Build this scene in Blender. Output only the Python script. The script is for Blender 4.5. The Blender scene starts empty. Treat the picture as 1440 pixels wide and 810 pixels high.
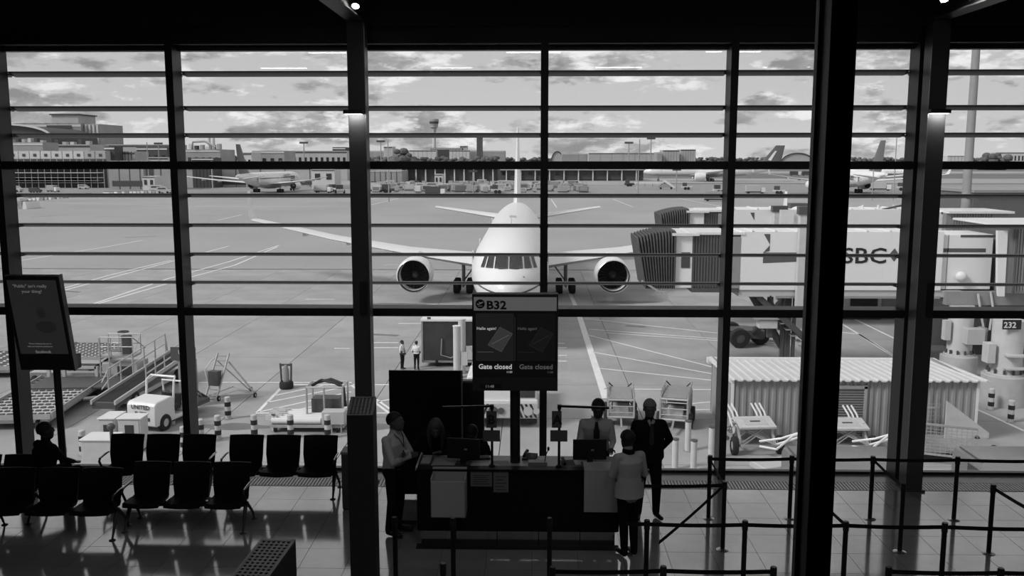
import bpy, math, random
import numpy as np
from mathutils import Vector, Matrix, Euler
R = math.radians
random.seed(7)
C = bpy.context.scene.collection
S = bpy.context.scene

# ------------------------------------------------------------------ camera
FPX = 1300.0                       # focal length in pixels of the 1440 px wide frame
CAMZ = 5.2                         # eye height above the lounge floor (z = 0)
PITCH = R(7.93); YAW = R(1.3)
G = -6.2                           # level of the apron outside
cam_d = bpy.data.cameras.new('camera'); cam = bpy.data.objects.new('camera', cam_d); C.objects.link(cam)
cam.location = (0, 0, CAMZ); cam.rotation_euler = (R(90) - PITCH, 0, YAW)
cam_d.sensor_width = 36; cam_d.lens = FPX / 1440 * 36; cam_d.clip_start = 0.05; cam_d.clip_end = 20000
S.camera = cam

# ------------------------------------------------------------------ sky
W = bpy.data.worlds.new('sky'); S.world = W; W.use_nodes = True
nt = W.node_tree; nt.nodes.clear()
def wn(t, **k):
    n = nt.nodes.new(t)
    for a, b in k.items(): setattr(n, a, b)
    return n
L = nt.links.new
tc = wn('ShaderNodeTexCoord'); sep = wn('ShaderNodeSeparateXYZ'); L(tc.outputs['Generated'], sep.inputs[0])
def wmath(op, a, b=None, c=None):
    n = wn('ShaderNodeMath', operation=op)
    for i, v in enumerate((a, b, c)):
        if v is None: continue
        if isinstance(v, (int, float)): n.inputs[i].default_value = v
        else: L(v, n.inputs[i])
    return n.outputs[0]
zc = wmath('MAXIMUM', sep.outputs[2], 0.0)
comb = wn('ShaderNodeCombineXYZ'); L(sep.outputs[0], comb.inputs[0]); L(sep.outputs[1], comb.inputs[1]); L(wmath('MULTIPLY', sep.outputs[2], 2.8), comb.inputs[2])
def wnoise(scale, detail, off, rough=.55):
    m = wn('ShaderNodeMapping'); m.inputs['Location'].default_value = off; L(comb.outputs[0], m.inputs[0])
    n = wn('ShaderNodeTexNoise'); n.inputs['Scale'].default_value = scale; n.inputs['Detail'].default_value = detail
    n.inputs['Roughness'].default_value = rough; L(m.outputs[0], n.inputs[0]); return n.outputs['Fac']
def wramp(v, stops):
    r = wn('ShaderNodeValToRGB'); cr = r.color_ramp
    while len(cr.elements) < len(stops): cr.elements.new(.5)
    for e, (p, g) in zip(cr.elements, stops): e.position = p; e.color = (g, g, g, 1)
    L(v, r.inputs[0]); return r.outputs[0]
base = wramp(zc, [(0.0, .64), (.05, .60), (.14, .54), (.35, .52), (1, .50)])
cover = wramp(wnoise(8.5, 9, (3.1, .4, 0), .6), [(.50, 0), (.55, 1)])
shade = wramp(wnoise(15, 9, (7.3, 2.2, 0), .62), [(.38, .30), (.50, .44), (.60, .90)])
wisps = wramp(wnoise(13, 9, (1.3, 9.2, 4), .62), [(.57, 0), (.64, .9)])
def wmix(f, a, b):
    m = wn('ShaderNodeMix', data_type='RGBA'); L(f, m.inputs[0]); 
    if isinstance(a, float): m.inputs[6].default_value = (a, a, a, 1)
    else: L(a, m.inputs[6])
    if isinstance(b, float): m.inputs[7].default_value = (b, b, b, 1)
    else: L(b, m.inputs[7])
    return m.outputs[2]
sky1 = wmix(cover, base, shade)
sky2 = wmix(wisps, sky1, .88)
bg = wn('ShaderNodeBackground'); L(sky2, bg.inputs[0]); bg.inputs[1].default_value = 1.0
wo = wn('ShaderNodeOutputWorld'); L(bg.outputs[0], wo.inputs[0])

# ------------------------------------------------------------------ sun (hazy, from the left and a little behind the building)
sd = bpy.data.lights.new('sun', 'SUN'); sd.energy = 2.4; sd.angle = R(14); sd.color = (1, 1, 1)
sun = bpy.data.objects.new('sun', sd); C.objects.link(sun)
sun.rotation_euler = Vector((.86, .46, -.80)).to_track_quat('-Z', 'Y').to_euler()

# ------------------------------------------------------------------ exposure
S.view_settings.view_transform = 'Standard'; S.view_settings.look = 'None'
S.view_settings.exposure = 0.45; S.view_settings.gamma = 1; S.view_settings.use_curve_mapping = False
S.cycles.max_bounces = 7; S.cycles.diffuse_bounces = 3; S.cycles.glossy_bounces = 3; S.cycles.transparent_max_bounces = 12
S.cycles.caustics_reflective = False; S.cycles.caustics_refractive = False
S.cycles.use_denoising = True; S.cycles.sample_clamp_indirect = 4

# ------------------------------------------------------------------ points from sight lines (camera is fixed at the place it was taken)
_f = Vector((-math.sin(YAW) * math.cos(PITCH), math.cos(YAW) * math.cos(PITCH), -math.sin(PITCH)))
_r = Vector((math.cos(YAW), math.sin(YAW), 0)); _u = _r.cross(_f)
def ray(px, py): return _f + _r * ((px - 720) / FPX) + _u * ((405 - py) / FPX)
def gy(px, py, Y): d = ray(px, py); return Vector((0, 0, CAMZ)) + d * (Y / d.y)
def gz(px, py, z=0.0): d = ray(px, py); return Vector((0, 0, CAMZ)) + d * ((z - CAMZ) / d.z)
def gg(px, py): return gz(px, py, G)

# ------------------------------------------------------------------ materials
MATS = {}
def mat(name, v=.5, rough=.5, metal=0.0, var=0.0, scale=4.0, bump=0.0, bscale=60.0, emit=0.0, spec=.5, detail=5, stretch=None, obj_var=0.0, coat=0.0):
    if name in MATS: return MATS[name]
    m = bpy.data.materials.new(name); m.use_nodes = True; t = m.node_tree
    b = t.nodes['Principled BSDF']
    b.inputs['Base Color'].default_value = (v, v, v, 1); b.inputs['Roughness'].default_value = rough
    b.inputs['Metallic'].default_value = metal; b.inputs['Specular IOR Level'].default_value = spec
    if emit: b.inputs['Emission Color'].default_value = (1, 1, 1, 1); b.inputs['Emission Strength'].default_value = emit
    co = t.nodes.new('ShaderNodeTexCoord')
    vec = co.outputs['Object']
    if stretch:
        mp = t.nodes.new('ShaderNodeMapping'); mp.inputs['Scale'].default_value = stretch; t.links.new(vec, mp.inputs[0]); vec = mp.outputs[0]
    last = None
    if var or obj_var:
        mr = t.nodes.new('ShaderNodeMapRange')
        if var:
            n = t.nodes.new('ShaderNodeTexNoise'); n.inputs['Scale'].default_value = scale; n.inputs['Detail'].default_value = detail
            n.inputs['Roughness'].default_value = .6
            t.links.new(vec, n.inputs[0]); t.links.new(n.outputs['Fac'], mr.inputs['Value'])
        mr.inputs['From Min'].default_value = .3; mr.inputs['From Max'].default_value = .7
        mr.inputs['To Min'].default_value = v * (1 - var); mr.inputs['To Max'].default_value = v * (1 + var)
        last = mr.outputs[0]
        if obj_var:
            oi = t.nodes.new('ShaderNodeObjectInfo'); m2 = t.nodes.new('ShaderNodeMapRange')
            t.links.new(oi.outputs['Random'], m2.inputs['Value'])
            m2.inputs['To Min'].default_value = 1 - obj_var; m2.inputs['To Max'].default_value = 1 + obj_var
            mu = t.nodes.new('ShaderNodeMath'); mu.operation = 'MULTIPLY'
            if var: t.links.new(last, mu.inputs[0])
            else: mu.inputs[0].default_value = v
            t.links.new(m2.outputs[0], mu.inputs[1]); last = mu.outputs[0]
        t.links.new(last, b.inputs['Base Color'])
    if bump:
        n = t.nodes.new('ShaderNodeTexNoise'); n.inputs['Scale'].default_value = bscale; n.inputs['Detail'].default_value = 3
        t.links.new(vec, n.inputs[0]); bp = t.nodes.new('ShaderNodeBump'); bp.inputs['Strength'].default_value = bump
        bp.inputs['Distance'].default_value = .01; t.links.new(n.outputs['Fac'], bp.inputs['Height']); t.links.new(bp.outputs[0], b.inputs['Normal'])
    if coat: b.inputs['Coat Weight'].default_value = coat; b.inputs['Coat Roughness'].default_value = .09; b.inputs['Coat IOR'].default_value = 2.6
    MATS[name] = m; return m
def glass_mat(name, tint=.93, rough=0.0, f0=.04, fmax=1.0, extra=0.0):
    m = bpy.data.materials.new(name); m.use_nodes = True; t = m.node_tree; t.nodes.clear()
    o = t.nodes.new('ShaderNodeOutputMaterial'); mx = t.nodes.new('ShaderNodeMixShader')
    tr = t.nodes.new('ShaderNodeBsdfTransparent'); tr.inputs[0].default_value = (tint,) * 3 + (1,)
    gl = t.nodes.new('ShaderNodeBsdfGlossy'); gl.inputs['Roughness'].default_value = rough
    fr = t.nodes.new('ShaderNodeFresnel'); fr.inputs[0].default_value = 1.5
    t.links.new(fr.outputs[0], mx.inputs[0]); t.links.new(tr.outputs[0], mx.inputs[1]); t.links.new(gl.outputs[0], mx.inputs[2])
    t.links.new(mx.outputs[0], o.inputs[0]); return m

M_frame = mat('dark frame metal', .035, .45)
M_louvre = mat('louvre metal', .07, .4)
M_col = mat('column paint', .11, .42, spec=.4)
M_black = mat('black laminate', .008, .55, spec=.25)
M_seat = mat('black seat shell', .006, .55, spec=.25)
M_arm = mat('polished aluminium', .35, .22, 1)
M_chrome = mat('chrome', .6, .12, 1)
M_steel = mat('brushed steel', .5, .3, 1, stretch=(1, 1, 30), var=.1, scale=20)
M_postm = mat('black stanchion', .012, .35)
M_belt = mat('black webbing', .008, .8)
M_white = mat('white paint', .75, .4)
M_offw = mat('off white panel', .5, .45)
M_pale = mat('pale grey paint', .55, .5, var=.06, scale=3)
M_grey = mat('mid grey paint', .28, .5, var=.08, scale=3)
M_dgrey = mat('dark grey paint', .08, .5, var=.15, scale=4)
M_rubber = mat('tyre rubber', .02, .85)
M_blackp = mat('black paint', .015, .5)
M_galv = mat('galvanised steel', .5, .42, .5, var=.15, scale=14)
M_paper = mat('paper', .45, .8)
M_ink = mat('ink', .02, .8)
M_glassd = mat('dark glazing', .03, .08, spec=.8)
M_lens = mat('lamp lens', .9, .3, emit=3.5)
M_lens2 = mat('small lamp lens', .9, .3, emit=60)
M_pane = glass_mat('window glass', .95)

# ------------------------------------------------------------------ mesh builder
class MB:
    def __init__(s): s.v = []; s.f = []; s.m = []; s.cur = 0
    def add(s, vs, fs, m=None):
        o = len(s.v); s.v += [tuple(p) for p in vs]
        for f in fs: s.f.append(tuple(i + o for i in f)); s.m.append(s.cur if m is None else m)
        return s
    def box(s, x0, x1, y0, y1, z0, z1, m=None):
        return s.add([(x0,y0,z0),(x1,y0,z0),(x1,y1,z0),(x0,y1,z0),(x0,y0,z1),(x1,y0,z1),(x1,y1,z1),(x0,y1,z1)],
              [(0,3,2,1),(4,5,6,7),(0,1,5,4),(1,2,6,5),(2,3,7,6),(3,0,4,7)], m)
    def cbox(s, c, d, rot=None, m=None):
        mx = Matrix.Translation(Vector(c)) @ (rot.to_4x4() if rot else Matrix.Identity(4))
        x, y, z = d[0]/2, d[1]/2, d[2]/2
        vs = [mx @ Vector(p) for p in [(-x,-y,-z),(x,-y,-z),(x,y,-z),(-x,y,-z),(-x,-y,z),(x,-y,z),(x,y,z),(-x,y,z)]]
        return s.add(vs, [(0,3,2,1),(4,5,6,7),(0,1,5,4),(1,2,6,5),(2,3,7,6),(3,0,4,7)], m)
    def frame_dirs(s, a, b, up=Vector((0,0,1))):
        d = (Vector(b) - Vector(a)); 
        if d.length < 1e-9: d = Vector((0,0,1))
        d.normalize()
        if abs(d.dot(up)) > .98: up = Vector((0,1,0))
        x = d.cross(up).normalized(); y = x.cross(d).normalized(); return d, x, y
    def bar(s, a, b, w, h=None, m=None):
        h = h or w; a = Vector(a); b = Vector(b); d, x, y = s.frame_dirs(a, b)
        vs = [p + x*i*w/2 + y*j*h/2 for p in (a, b) for i, j in ((-1,-1),(1,-1),(1,1),(-1,1))]
        return s.add(vs, [(0,1,2,3),(7,6,5,4),(0,4,5,1),(1,5,6,2),(2,6,7,3),(3,7,4,0)], m)
    def cyl(s, a, b, r, r2=None, n=12, m=None, caps=True):
        r2 = r if r2 is None else r2; a = Vector(a); b = Vector(b); d, x, y = s.frame_dirs(a, b)
        vs = []; 
        for p, q in ((a, r), (b, r2)):
            for i in range(n):
                t = 2*math.pi*i/n; vs.append(p + x*math.cos(t)*q + y*math.sin(t)*q)
        fs = [(i, i+n, (i+1)%n+n, (i+1)%n) for i in range(n)]
        if caps: fs += [tuple(range(n)), tuple(range(2*n-1, n-1, -1))]
        return s.add(vs, fs, m)
    def loft(s, rings, closed=True, caps=True, m=None):
        n = len(rings[0]); vs = [p for r in rings for p in r]; fs = []
        for k in range(len(rings)-1):
            for i in range(n if closed else n-1):
                j = (i+1) % n; fs.append((k*n+i, k*n+j, (k+1)*n+j, (k+1)*n+i))
        if caps and closed: fs += [tuple(range(n-1,-1,-1)), tuple((len(rings)-1)*n+i for i in range(n))]
        return s.add(vs, fs, m)
    def tube(s, path, r, n=8, m=None):
        path = [Vector(p) for p in path]; rings = []; x = None
        for i, p in enumerate(path):
            d = (path[min(i+1, len(path)-1)] - path[max(i-1, 0)]).normalized()
            if x is None:
                u = Vector((0,0,1)) if abs(d.z) < .95 else Vector((0,1,0)); x = d.cross(u).normalized()
            x = (x - d*x.dot(d)).normalized(); y = d.cross(x)
            rr = r[i] if isinstance(r, (list, tuple)) else r
            rings.append([p + x*math.cos(2*math.pi*k/n)*rr + y*math.sin(2*math.pi*k/n)*rr for k in range(n)])
        return s.loft(rings, m=m)
    def lathe(s, prof, n=20, o=(0,0,0), axis='z', m=None, ring=None):
        o = Vector(o); rings = []
        for r, h in prof:
            rg = []
            for k in range(n):
                t = 2*math.pi*k/n; c, q = math.cos(t)*r, math.sin(t)*r
                rg.append(o + (Vector((c, q, h)) if axis == 'z' else Vector((c, h, -q)) if axis == 'y' else Vector((h, c, q))))
            rings.append(rg)
        return s.loft(rings, caps=False, m=m)
    def prism(s, poly, a, b, axis='y', m=None):
        def P(u, v, w): return (u, w, v) if axis == 'y' else (w, u, v) if axis == 'x' else (u, v, w)
        n = len(poly); vs = [P(u, v, a) for u, v in poly] + [P(u, v, b) for u, v in poly]
        fs = [(i, (i+1)%n, (i+1)%n+n, i+n) for i in range(n)] + [tuple(range(n-1,-1,-1)), tuple(range(n, 2*n))]
        return s.add(vs, fs, m)
    def ell(s, c, r, n=12, k=8, rot=None, m=None):
        c = Vector(c); r = (r,)*3 if isinstance(r, (int, float)) else r; rings = []
        for i in range(1, k):
            a = math.pi*i/k
            rg = []
            for j in range(n):
                t = 2*math.pi*j/n
                p = Vector((math.sin(a)*math.cos(t)*r[0], math.sin(a)*math.sin(t)*r[1], -math.cos(a)*r[2]))
                if rot: p = rot @ p
                rg.append(c + p)
            rings.append(rg)
        o = len(s.v); s.loft(rings, caps=False, m=m)
        b = Vector((0,0,-r[2])); t_ = Vector((0,0,r[2]))
        if rot: b = rot @ b; t_ = rot @ t_
        s.v += [tuple(c+b), tuple(c+t_)]; nb = len(s.v)-2
        for j in range(n):
            s.f.append((nb, o+(j+1)%n, o+j)); s.m.append(s.cur if m is None else m)
            s.f.append((nb+1, o+(k-2)*n+j, o+(k-2)*n+(j+1)%n)); s.m.append(s.cur if m is None else m)
        return s
    def mesh(s, name, mats):
        me = bpy.data.meshes.new(name); me.from_pydata(s.v, [], s.f)
        mats = mats if isinstance(mats, (list, tuple)) else [mats]
        for x in mats: me.materials.append(x)
        if len(mats) > 1: me.polygons.foreach_set('material_index', s.m)
        me.update()
        import bmesh as _b
        bm = _b.new(); bm.from_mesh(me); _b.ops.recalc_face_normals(bm, faces=bm.faces); bm.to_mesh(me); bm.free()
        me.polygons.foreach_set('use_smooth', [True]*len(me.polygons)); me.set_sharp_from_angle(angle=R(32))
        return me
    def build(s, name, mats, parent=None, bevel=0.0, loc=None, **props):
        o = bpy.data.objects.new(name, s.mesh(name, mats)); C.objects.link(o)
        if parent is not None: o.parent = parent
        if loc is not None: o.location = loc
        if bevel:
            b = o.modifiers.new('bevel', 'BEVEL'); b.width = bevel; b.segments = 2; b.limit_method = 'ANGLE'; b.angle_limit = R(40)
        for k, v in props.items(): o[k] = v
        return o
def tag(o, label=None, cat=None, group=None, kind=None):
    if label: o['label'] = label
    if cat: o['category'] = cat
    if group: o['group'] = group
    if kind: o['kind'] = kind
    return o
def thing(name, label=None, cat=None, loc=(0,0,0), rz=0, group=None, kind=None, rot=None):
    o = bpy.data.objects.new(name, None); o.empty_display_size = .2; C.objects.link(o); o.location = loc
    o.rotation_euler = rot if rot else (0, 0, rz)
    return tag(o, label, cat, group, kind)
def dup(o, loc=None, rz=None, label=None, parent=None):
    c = o.copy(); C.objects.link(c)
    if parent is not None: c.parent = parent
    if loc is not None: c.location = loc
    if rz is not None: c.rotation_euler = (0, 0, rz)
    if label: c['label'] = label
    for ch in list(o.children): dup(ch, parent=c)
    return c
def text(s, size, m, parent, loc, rot=(R(90),0,0), name='lettering', align='LEFT', ext=.002, sx=1.0, bold=0.0):
    cu = bpy.data.curves.new(name, 'FONT'); cu.body = s; cu.size = size; cu.extrude = ext; cu.align_x = align; cu.resolution_u = 2; cu.offset = bold
    o = bpy.data.objects.new(name, cu)
    me = bpy.data.meshes.new_from_object(o); me.materials.clear(); me.materials.append(m)
    bpy.data.objects.remove(o); o = bpy.data.objects.new(name, me); C.objects.link(o)
    o.location = loc; o.rotation_euler = rot; o.scale = (sx, 1, 1)
    if parent is not None: o.parent = parent
    return o

# =================================================================== THE SETTING: lounge
YG = 15.0                                     # plane of the outer glass
XL, XR, YB = -11.0, 11.5, -7.0
CEIL = 7.62
M_ceil = mat('dark ceiling board', .035, .7, spec=.2)
M_wall = mat('dark wall panel', .06, .7, var=.05)
M_tile = mat('polished stone tile', .42, .12, var=.10, scale=3.0, bump=.03, bscale=9, obj_var=.05, spec=1.0, coat=1.0)
M_grout = mat('dark grout', .03, .8)
MB().box(XL, XR, YB, YG-.4, -.3, -.012).build('floor', mat('lounge floor screed', .05, .5), kind='structure')
fl = bpy.data.objects['floor']
# stone tiles, 0.6 m, laid from the window grille inwards
tb = MB().box(-.297, .297, -.297, .297, -.012, 0)
tile0 = None
for j in range(10):
    for i in range(30):
        x = -8.7 + .6*i; y = 13.9 - .6*j
        if tile0 is None: o = tile0 = tb.build('tile', M_tile, fl)
        else: o = tile0.copy(); C.objects.link(o)
        o.location = (x, y, random.uniform(-.0006, .0006)); o.rotation_euler = (random.uniform(-.0005,.0005), random.uniform(-.0005,.0005), 0)
MB().box(XL, -9.0, YB, YG-.4, -.012, -.001).box(9.3, XR, YB, YG-.4, -.012, -.001).box(-9.0, 9.3, YB, 8.2, -.012, -.001).build('paving', M_tile, fl)
# window ledge and perforated convector grille
MB().box(XL, XR, 14.58, YG+.12, -.3, .005).build('trim_1', mat('grey ledge', .45, .25), kind='structure')
gr = MB()
x = XL
while x < XR:
    gr.box(x, x+.028, 14.22, 14.56, -.01, .004); x += .052
for k in range(9): gr.box(XL, XR, 14.20+k*.047, 14.212+k*.047, -.01, .005)
gr.box(XL, XR, 14.195, 14.21, -.01, .006).box(XL, XR, 14.565, 14.58, -.01, .006)
gro = gr.build('trim_2', mat('steel grille', .6, .3, .3)); gro['kind'] = 'structure'
MB().box(XL, XR, YB, YG+.6, CEIL, CEIL+.3).build('ceiling', M_ceil, kind='structure')
MB().box(XL-.3, XL, YB, YG+.5, G, CEIL).build('wall_left', M_wall, kind='structure')
MB().box(XR, XR+.3, YB, YG+.5, G, CEIL).build('wall_right', M_wall, kind='structure')
MB().box(XL, XR, YB-.3, YB, G, CEIL).build('wall_back', M_wall, kind='structure')
MB().box(XL, XR, 14.7, YG+.1, G, -.3).build('wall_front', mat('cladding below window', .3, .6), kind='structure')
MB().box(XL, XR, YB, 2.2, 3.3, 3.6).build('floor_upper', M_wall, kind='structure')
MB().box(XL, XR, 14.62, YG+.25, 6.97, 7.22).build('trim_3', M_frame, kind='structure')
MB().box(XL, XR, 14.45, YG+.3, 7.22, CEIL).build('trim_4', mat('bulkhead board', .05, .7), kind='structure')

# ---- window wall, bay by bay
def zat(py, Y): return gy(720, py, Y).z
mull_px = [-250, 4, 249, 507, 765, 1026, 1284, 1545]
mx = [gy(p, 330, 14.62).x for p in mull_px]
z_top = 6.97
z_t1, z_t2 = zat(232.5, 14.62), zat(440.5, 14.62)
louv = [zat(p, YG+.16) for p in (103, 152, 190, 275, 317, 358, 398)]
def louvre(x0, x1, z):
    # tilted aerofoil blade outside the glass
    a = R(-10); c = .31; t = .055; pts = []
    for k in range(14):
        q = 2*math.pi*k/14; u = math.cos(q)*c/2; w = math.sin(q)*t/2*(1.0 + .25*math.cos(q))
        pts.append((YG+.16 + u*math.cos(a) - w*math.sin(a), z + u*math.sin(a) + w*math.cos(a)))
    return MB().prism(pts, x0, x1, 'x')
for i in range(len(mx)-1):
    x0, x1 = mx[i], mx[i+1]
    w = thing('window_%d' % (i+1), kind='structure', loc=(0,0,0))
    MB().box(x0-.058, x0+.058, 14.62, YG+.0, 0, z_top).build('mullion', M_frame, w)
    MB().box(x0+.058, x1-.058, 14.94, YG+.05, .0, .05).build('transom', M_frame, w)
    for z, h in ((z_t1, .062), (z_t2, .064)):
        MB().box(x0+.058, x1-.058, 14.66, YG+.05, z-h, z+h).build('transom', M_frame, w)
    MB().box(x0+.058, x1-.058, 14.9, YG+.05, z_top-.07, z_top).build('head_rail', M_louvre, w)
    for za, zb in ((.075, z_t2-.064), (z_t2+.064, z_t1-.062), (z_t1+.062, z_top-.07)):
        p = MB().box(x0+.058, x1-.058, YG-.01, YG-.004, za, zb).build('pane', M_pane, w)
    for z in louv:
        louvre(x0+.045, x1-.045, z).build('louvre', M_louvre, w)
        for xx in (x0+.05, x1-.05):
            MB().box(xx-.02, xx+.02, YG+.0, YG+.22, z-.03, z-.005).build('bracket', M_louvre, w)
MB().box(mx[-1]-.058, mx[-1]+.058, 14.62, YG+.02, 0, z_top).build('trim_5', M_frame, kind='structure')

# ---- steel columns, roof beams
for k, px in enumerate((498, 1307)):
    X = gy(px, 330, 14.16).x
    if k == 0: X = gy(506, 330, 14.16).x
    c = thing('column', kind='structure', loc=(X, 14.16, 0)); 
    MB().box(-.135, .135, 0, .27, 0, 7.25).build('shaft', M_col, c, bevel=.01)
    MB().box(.125 if k == 0 else -.137, .139 if k == 0 else -.125, -.012, .0, .0, 7.2).build('edge_bead', mat('bead metal', .35, .3, .8), c)
    MB().box(-.17, .17, -.03, .30, 0, .03).build('base_plate', M_col, c)
    b = MB(); b.box(-.13, .13, -11, .2, 7.25, 7.275).box(-.13, .13, -11, .2, 7.575, 7.6).box(-.02, .02, -11, .2, 7.275, 7.575)
    b.build('roof_beam', M_col, c)
    # inclined cover plate seen on each column
    z0, z1 = gy(X, 442, 14.1).z, gy(X, 393, 14.1).z
    pl = MB().cbox((.045 if k == 0 else .06, -.03, (z0+z1)/2), (.09, .05, .52)); pl.build('cover_plate', M_frame, c, bevel=.006)
    # up/down light
    zl = gy(X, 158, 14.1).z
    l = thing('wall_lamp', ('flat box wall lamp on the column left of the gate desk', 'flat box wall lamp on the column beside the queue barriers')[k], 'lamp', (X-.02 if k == 0 else X+.03, 14.16, zl))
    MB().box(-.17, .13, -.12, .0, -.03, .03).build('housing', M_frame, l, bevel=.005)
    MB().box(-.15, .10, -.11, -.01, -.036, -.03).build('diffuser', M_lens, l)
    ld = bpy.data.lights.new('lamp light', 'AREA'); ld.energy = 1.3; ld.shape = 'RECTANGLE'; ld.size = .24; ld.size_y = .1
    lo = bpy.data.objects.new('lamp_light', ld); C.objects.link(lo); lo.parent = l; lo.location = (0, -.09, -.045); lo.rotation_euler = (R(20), 0, 0)
    # small spotlight under the roof beam
    sp = gy((501, 1325)[k], (12, 4)[k], 13.6 if k == 0 else 13.25)
    s = thing('spotlight', ('bright spotlight beside the roof beam at the left column', 'bright spotlight beside the roof beam at the right column')[k], 'lamp', (sp.x, sp.y, CEIL))
    MB().cyl((0,0,0), (0,0,-.2), .015).cyl((0,0,-.17), (0,-.06,-.26), .045, .055, 16).build('head', M_frame, s)
    MB().cyl((0,-.058,-.257), (0,-.063,-.265), .05, .05, 16).build('lens', M_lens2, s)

# ---- long ceiling lights of the lounge (behind the line of sight)
for k, (x, y) in enumerate(((-6.5,5.5),(-2.2,5.5),(2.2,5.5),(6.5,5.5),(-4.4,9),(0,9),(4.4,9))):
    l = thing('ceiling_light', 'long recessed ceiling light of the lounge ceiling', 'lamp', (x, y, CEIL), group='lounge ceiling lights')
    MB().box(-.65,.65,-.12,.12,-.06,0).build('frame', M_frame, l); MB().box(-.6,.6,-.09,.09,-.066,-.06).build('diffuser', M_lens, l)
    ld = bpy.data.lights.new('ceiling lamp', 'AREA'); ld.energy = 9; ld.shape = 'RECTANGLE'; ld.size = 1.2; ld.size_y = .2
    lo = bpy.data.objects.new('lamp_light', ld); C.objects.link(lo); lo.parent = l; lo.location = (0, 0, -.08)

# ---- glazed screen at the viewer's balcony: one slender black post
pp = gy(1163, 400, 3.0).x
ws = thing('window_8', kind='structure')
MB().box(pp-.041, pp+.041, 2.95, 3.10, 3.6, CEIL).build('mullion', M_frame, ws, bevel=.003)
MB().box(pp-.052, pp-.043, 3.04, 3.075, 3.6, CEIL).box(pp+.0415, pp+.047, 3.05, 3.08, 3.6, CEIL).build('glazing_bead', mat('grey gasket', .16, .5), ws)
MB().box(-4.2, pp-.047, 3.058, 3.066, 3.6, CEIL).build('pane', M_pane, ws)
MB().box(pp+.047, 4.6, 3.058, 3.066, 3.6, CEIL).build('pane', M_pane, ws)
MB().box(-11, 11.5, 2.2, 3.1, 3.3, 3.6).build('sill', M_frame, ws)

# =================================================================== FURNITURE
def bench(name, label, loc, rz=0, pitch=.56, n=3):
    t = thing(name, label, 'bench', loc, rz, 'black three-seat benches in the lounge')
    W_ = n*pitch
    MB().box(-W_/2+.03, W_/2-.03, -.05, .03, .30, .36).build('beam', M_blackp, t, bevel=.008)
    for i in range(n):
        x = -W_/2 + pitch*(i+.5); h = pitch*.455
        # back shell, gently curved
        rings = []
        for z, y, hw in ((.40, .115, h*.9), (.47, .13, h*.95), (.60, .145, h), (.75, .18, h), (.875, .235, h*1.01)):
            rg = []
            for s_ in (1, -1):
                for q in range(7):
                    u = -1 + q/3 if s_ == 1 else 1 - q/3
                    rg.append((x + hw*u, y - .03*u*u + (.012 if s_ == -1 else -.012), z))
            rings.append(rg)
        MB().loft(rings).build('backrest', M_seat, t)
        rings = []
        for y, z, hw in ((-.31, .375, h*.96), (-.27, .40, h), (-.1, .395, h), (.05, .385, h*.97), (.13, .41, h*.92)):
            rg = []
            for s_ in (1, -1):
                for q in range(7):
                    u = -1 + q/3 if s_ == 1 else 1 - q/3
                    rg.append((x + hw*u, y, z + .015*u*u + (.014 if s_ == -1 else -.014)))
            rings.append(rg)
        MB().loft(rings).build('seat', M_seat, t)
        MB().box(x-.12, x+.12, -.2, .09, .355, .376).build('seat_bracket', M_blackp, t)
    for sx in (-1, 1):
        X = sx*(W_/2 - .01)
        MB().tube([(X, .10, .62), (X, -.02, .625), (X, -.22, .61)], [.014,.018,.016], 8).build('armrest', M_arm, t)
        MB().tube([(X, -.20, .605), (X, -.235, .57), (X, -.14, .42), (X, -.03, .34)], [.016,.018,.018,.02], 8).build('arm_bracket', M_blackp, t)
        MB().tube([(X-sx*.03, -.01, .37), (X-sx*.03, -.10, .27), (X-sx*.02, -.20, .12), (X-sx*.02, -.26, .02)], [.03,.03,.02,.014], 8).lathe([(.0,0),(.045,0),(.045,.008),(.015,.022),(0,.022)], 14, (X-sx*.02,-.265,0)).build('leg', M_arm if False else M_dgrey, t)
        MB().tube([(X-sx*.03, .0, .34), (X-sx*.03, .12, .24), (X-sx*.02, .22, .12), (X-sx*.02, .27, .02)], [.024,.022,.018,.012], 8).lathe([(.0,0),(.045,0),(.045,.008),(.015,.022),(0,.022)], 14, (X-sx*.02,.275,0)).build('leg', M_dgrey, t)
    return t
def bx(px0, px1, py, Y, z=.8):
    a, b = gy(px0, py, Y), gy(px1, py, Y); return (a.x+b.x)/2, (b.x-a.x)/2.90
X, P = bx(2, 176, 680, 12.5); bench('beam_bench', 'front bench of three black seats in the left corner, nearest the camera', (X, 12.25, 0), R(1), P)
X, P = bx(194, 355, 680, 12.8); bench('beam_bench', 'front bench of three black seats beside the perforated pedestal', (X, 12.55, 0), 0, P)
X, P = bx(160, 306, 640, 14.1); bench('beam_bench', 'bench of three black seats by the window behind the pale cabinet', (X, 13.88, 0), 0, P)
X, P = bx(326, 476, 640, 14.1); bench('beam_bench', 'bench of three black seats by the window, next to the column', (X, 13.88, 0), 0, P)
X, P = bx(-102, 58, 660, 13.0); benchE = bench('beam_bench', 'middle bench with the seated person, cut by the left edge', (X-.0, 12.82, 0), 0, P)

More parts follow.
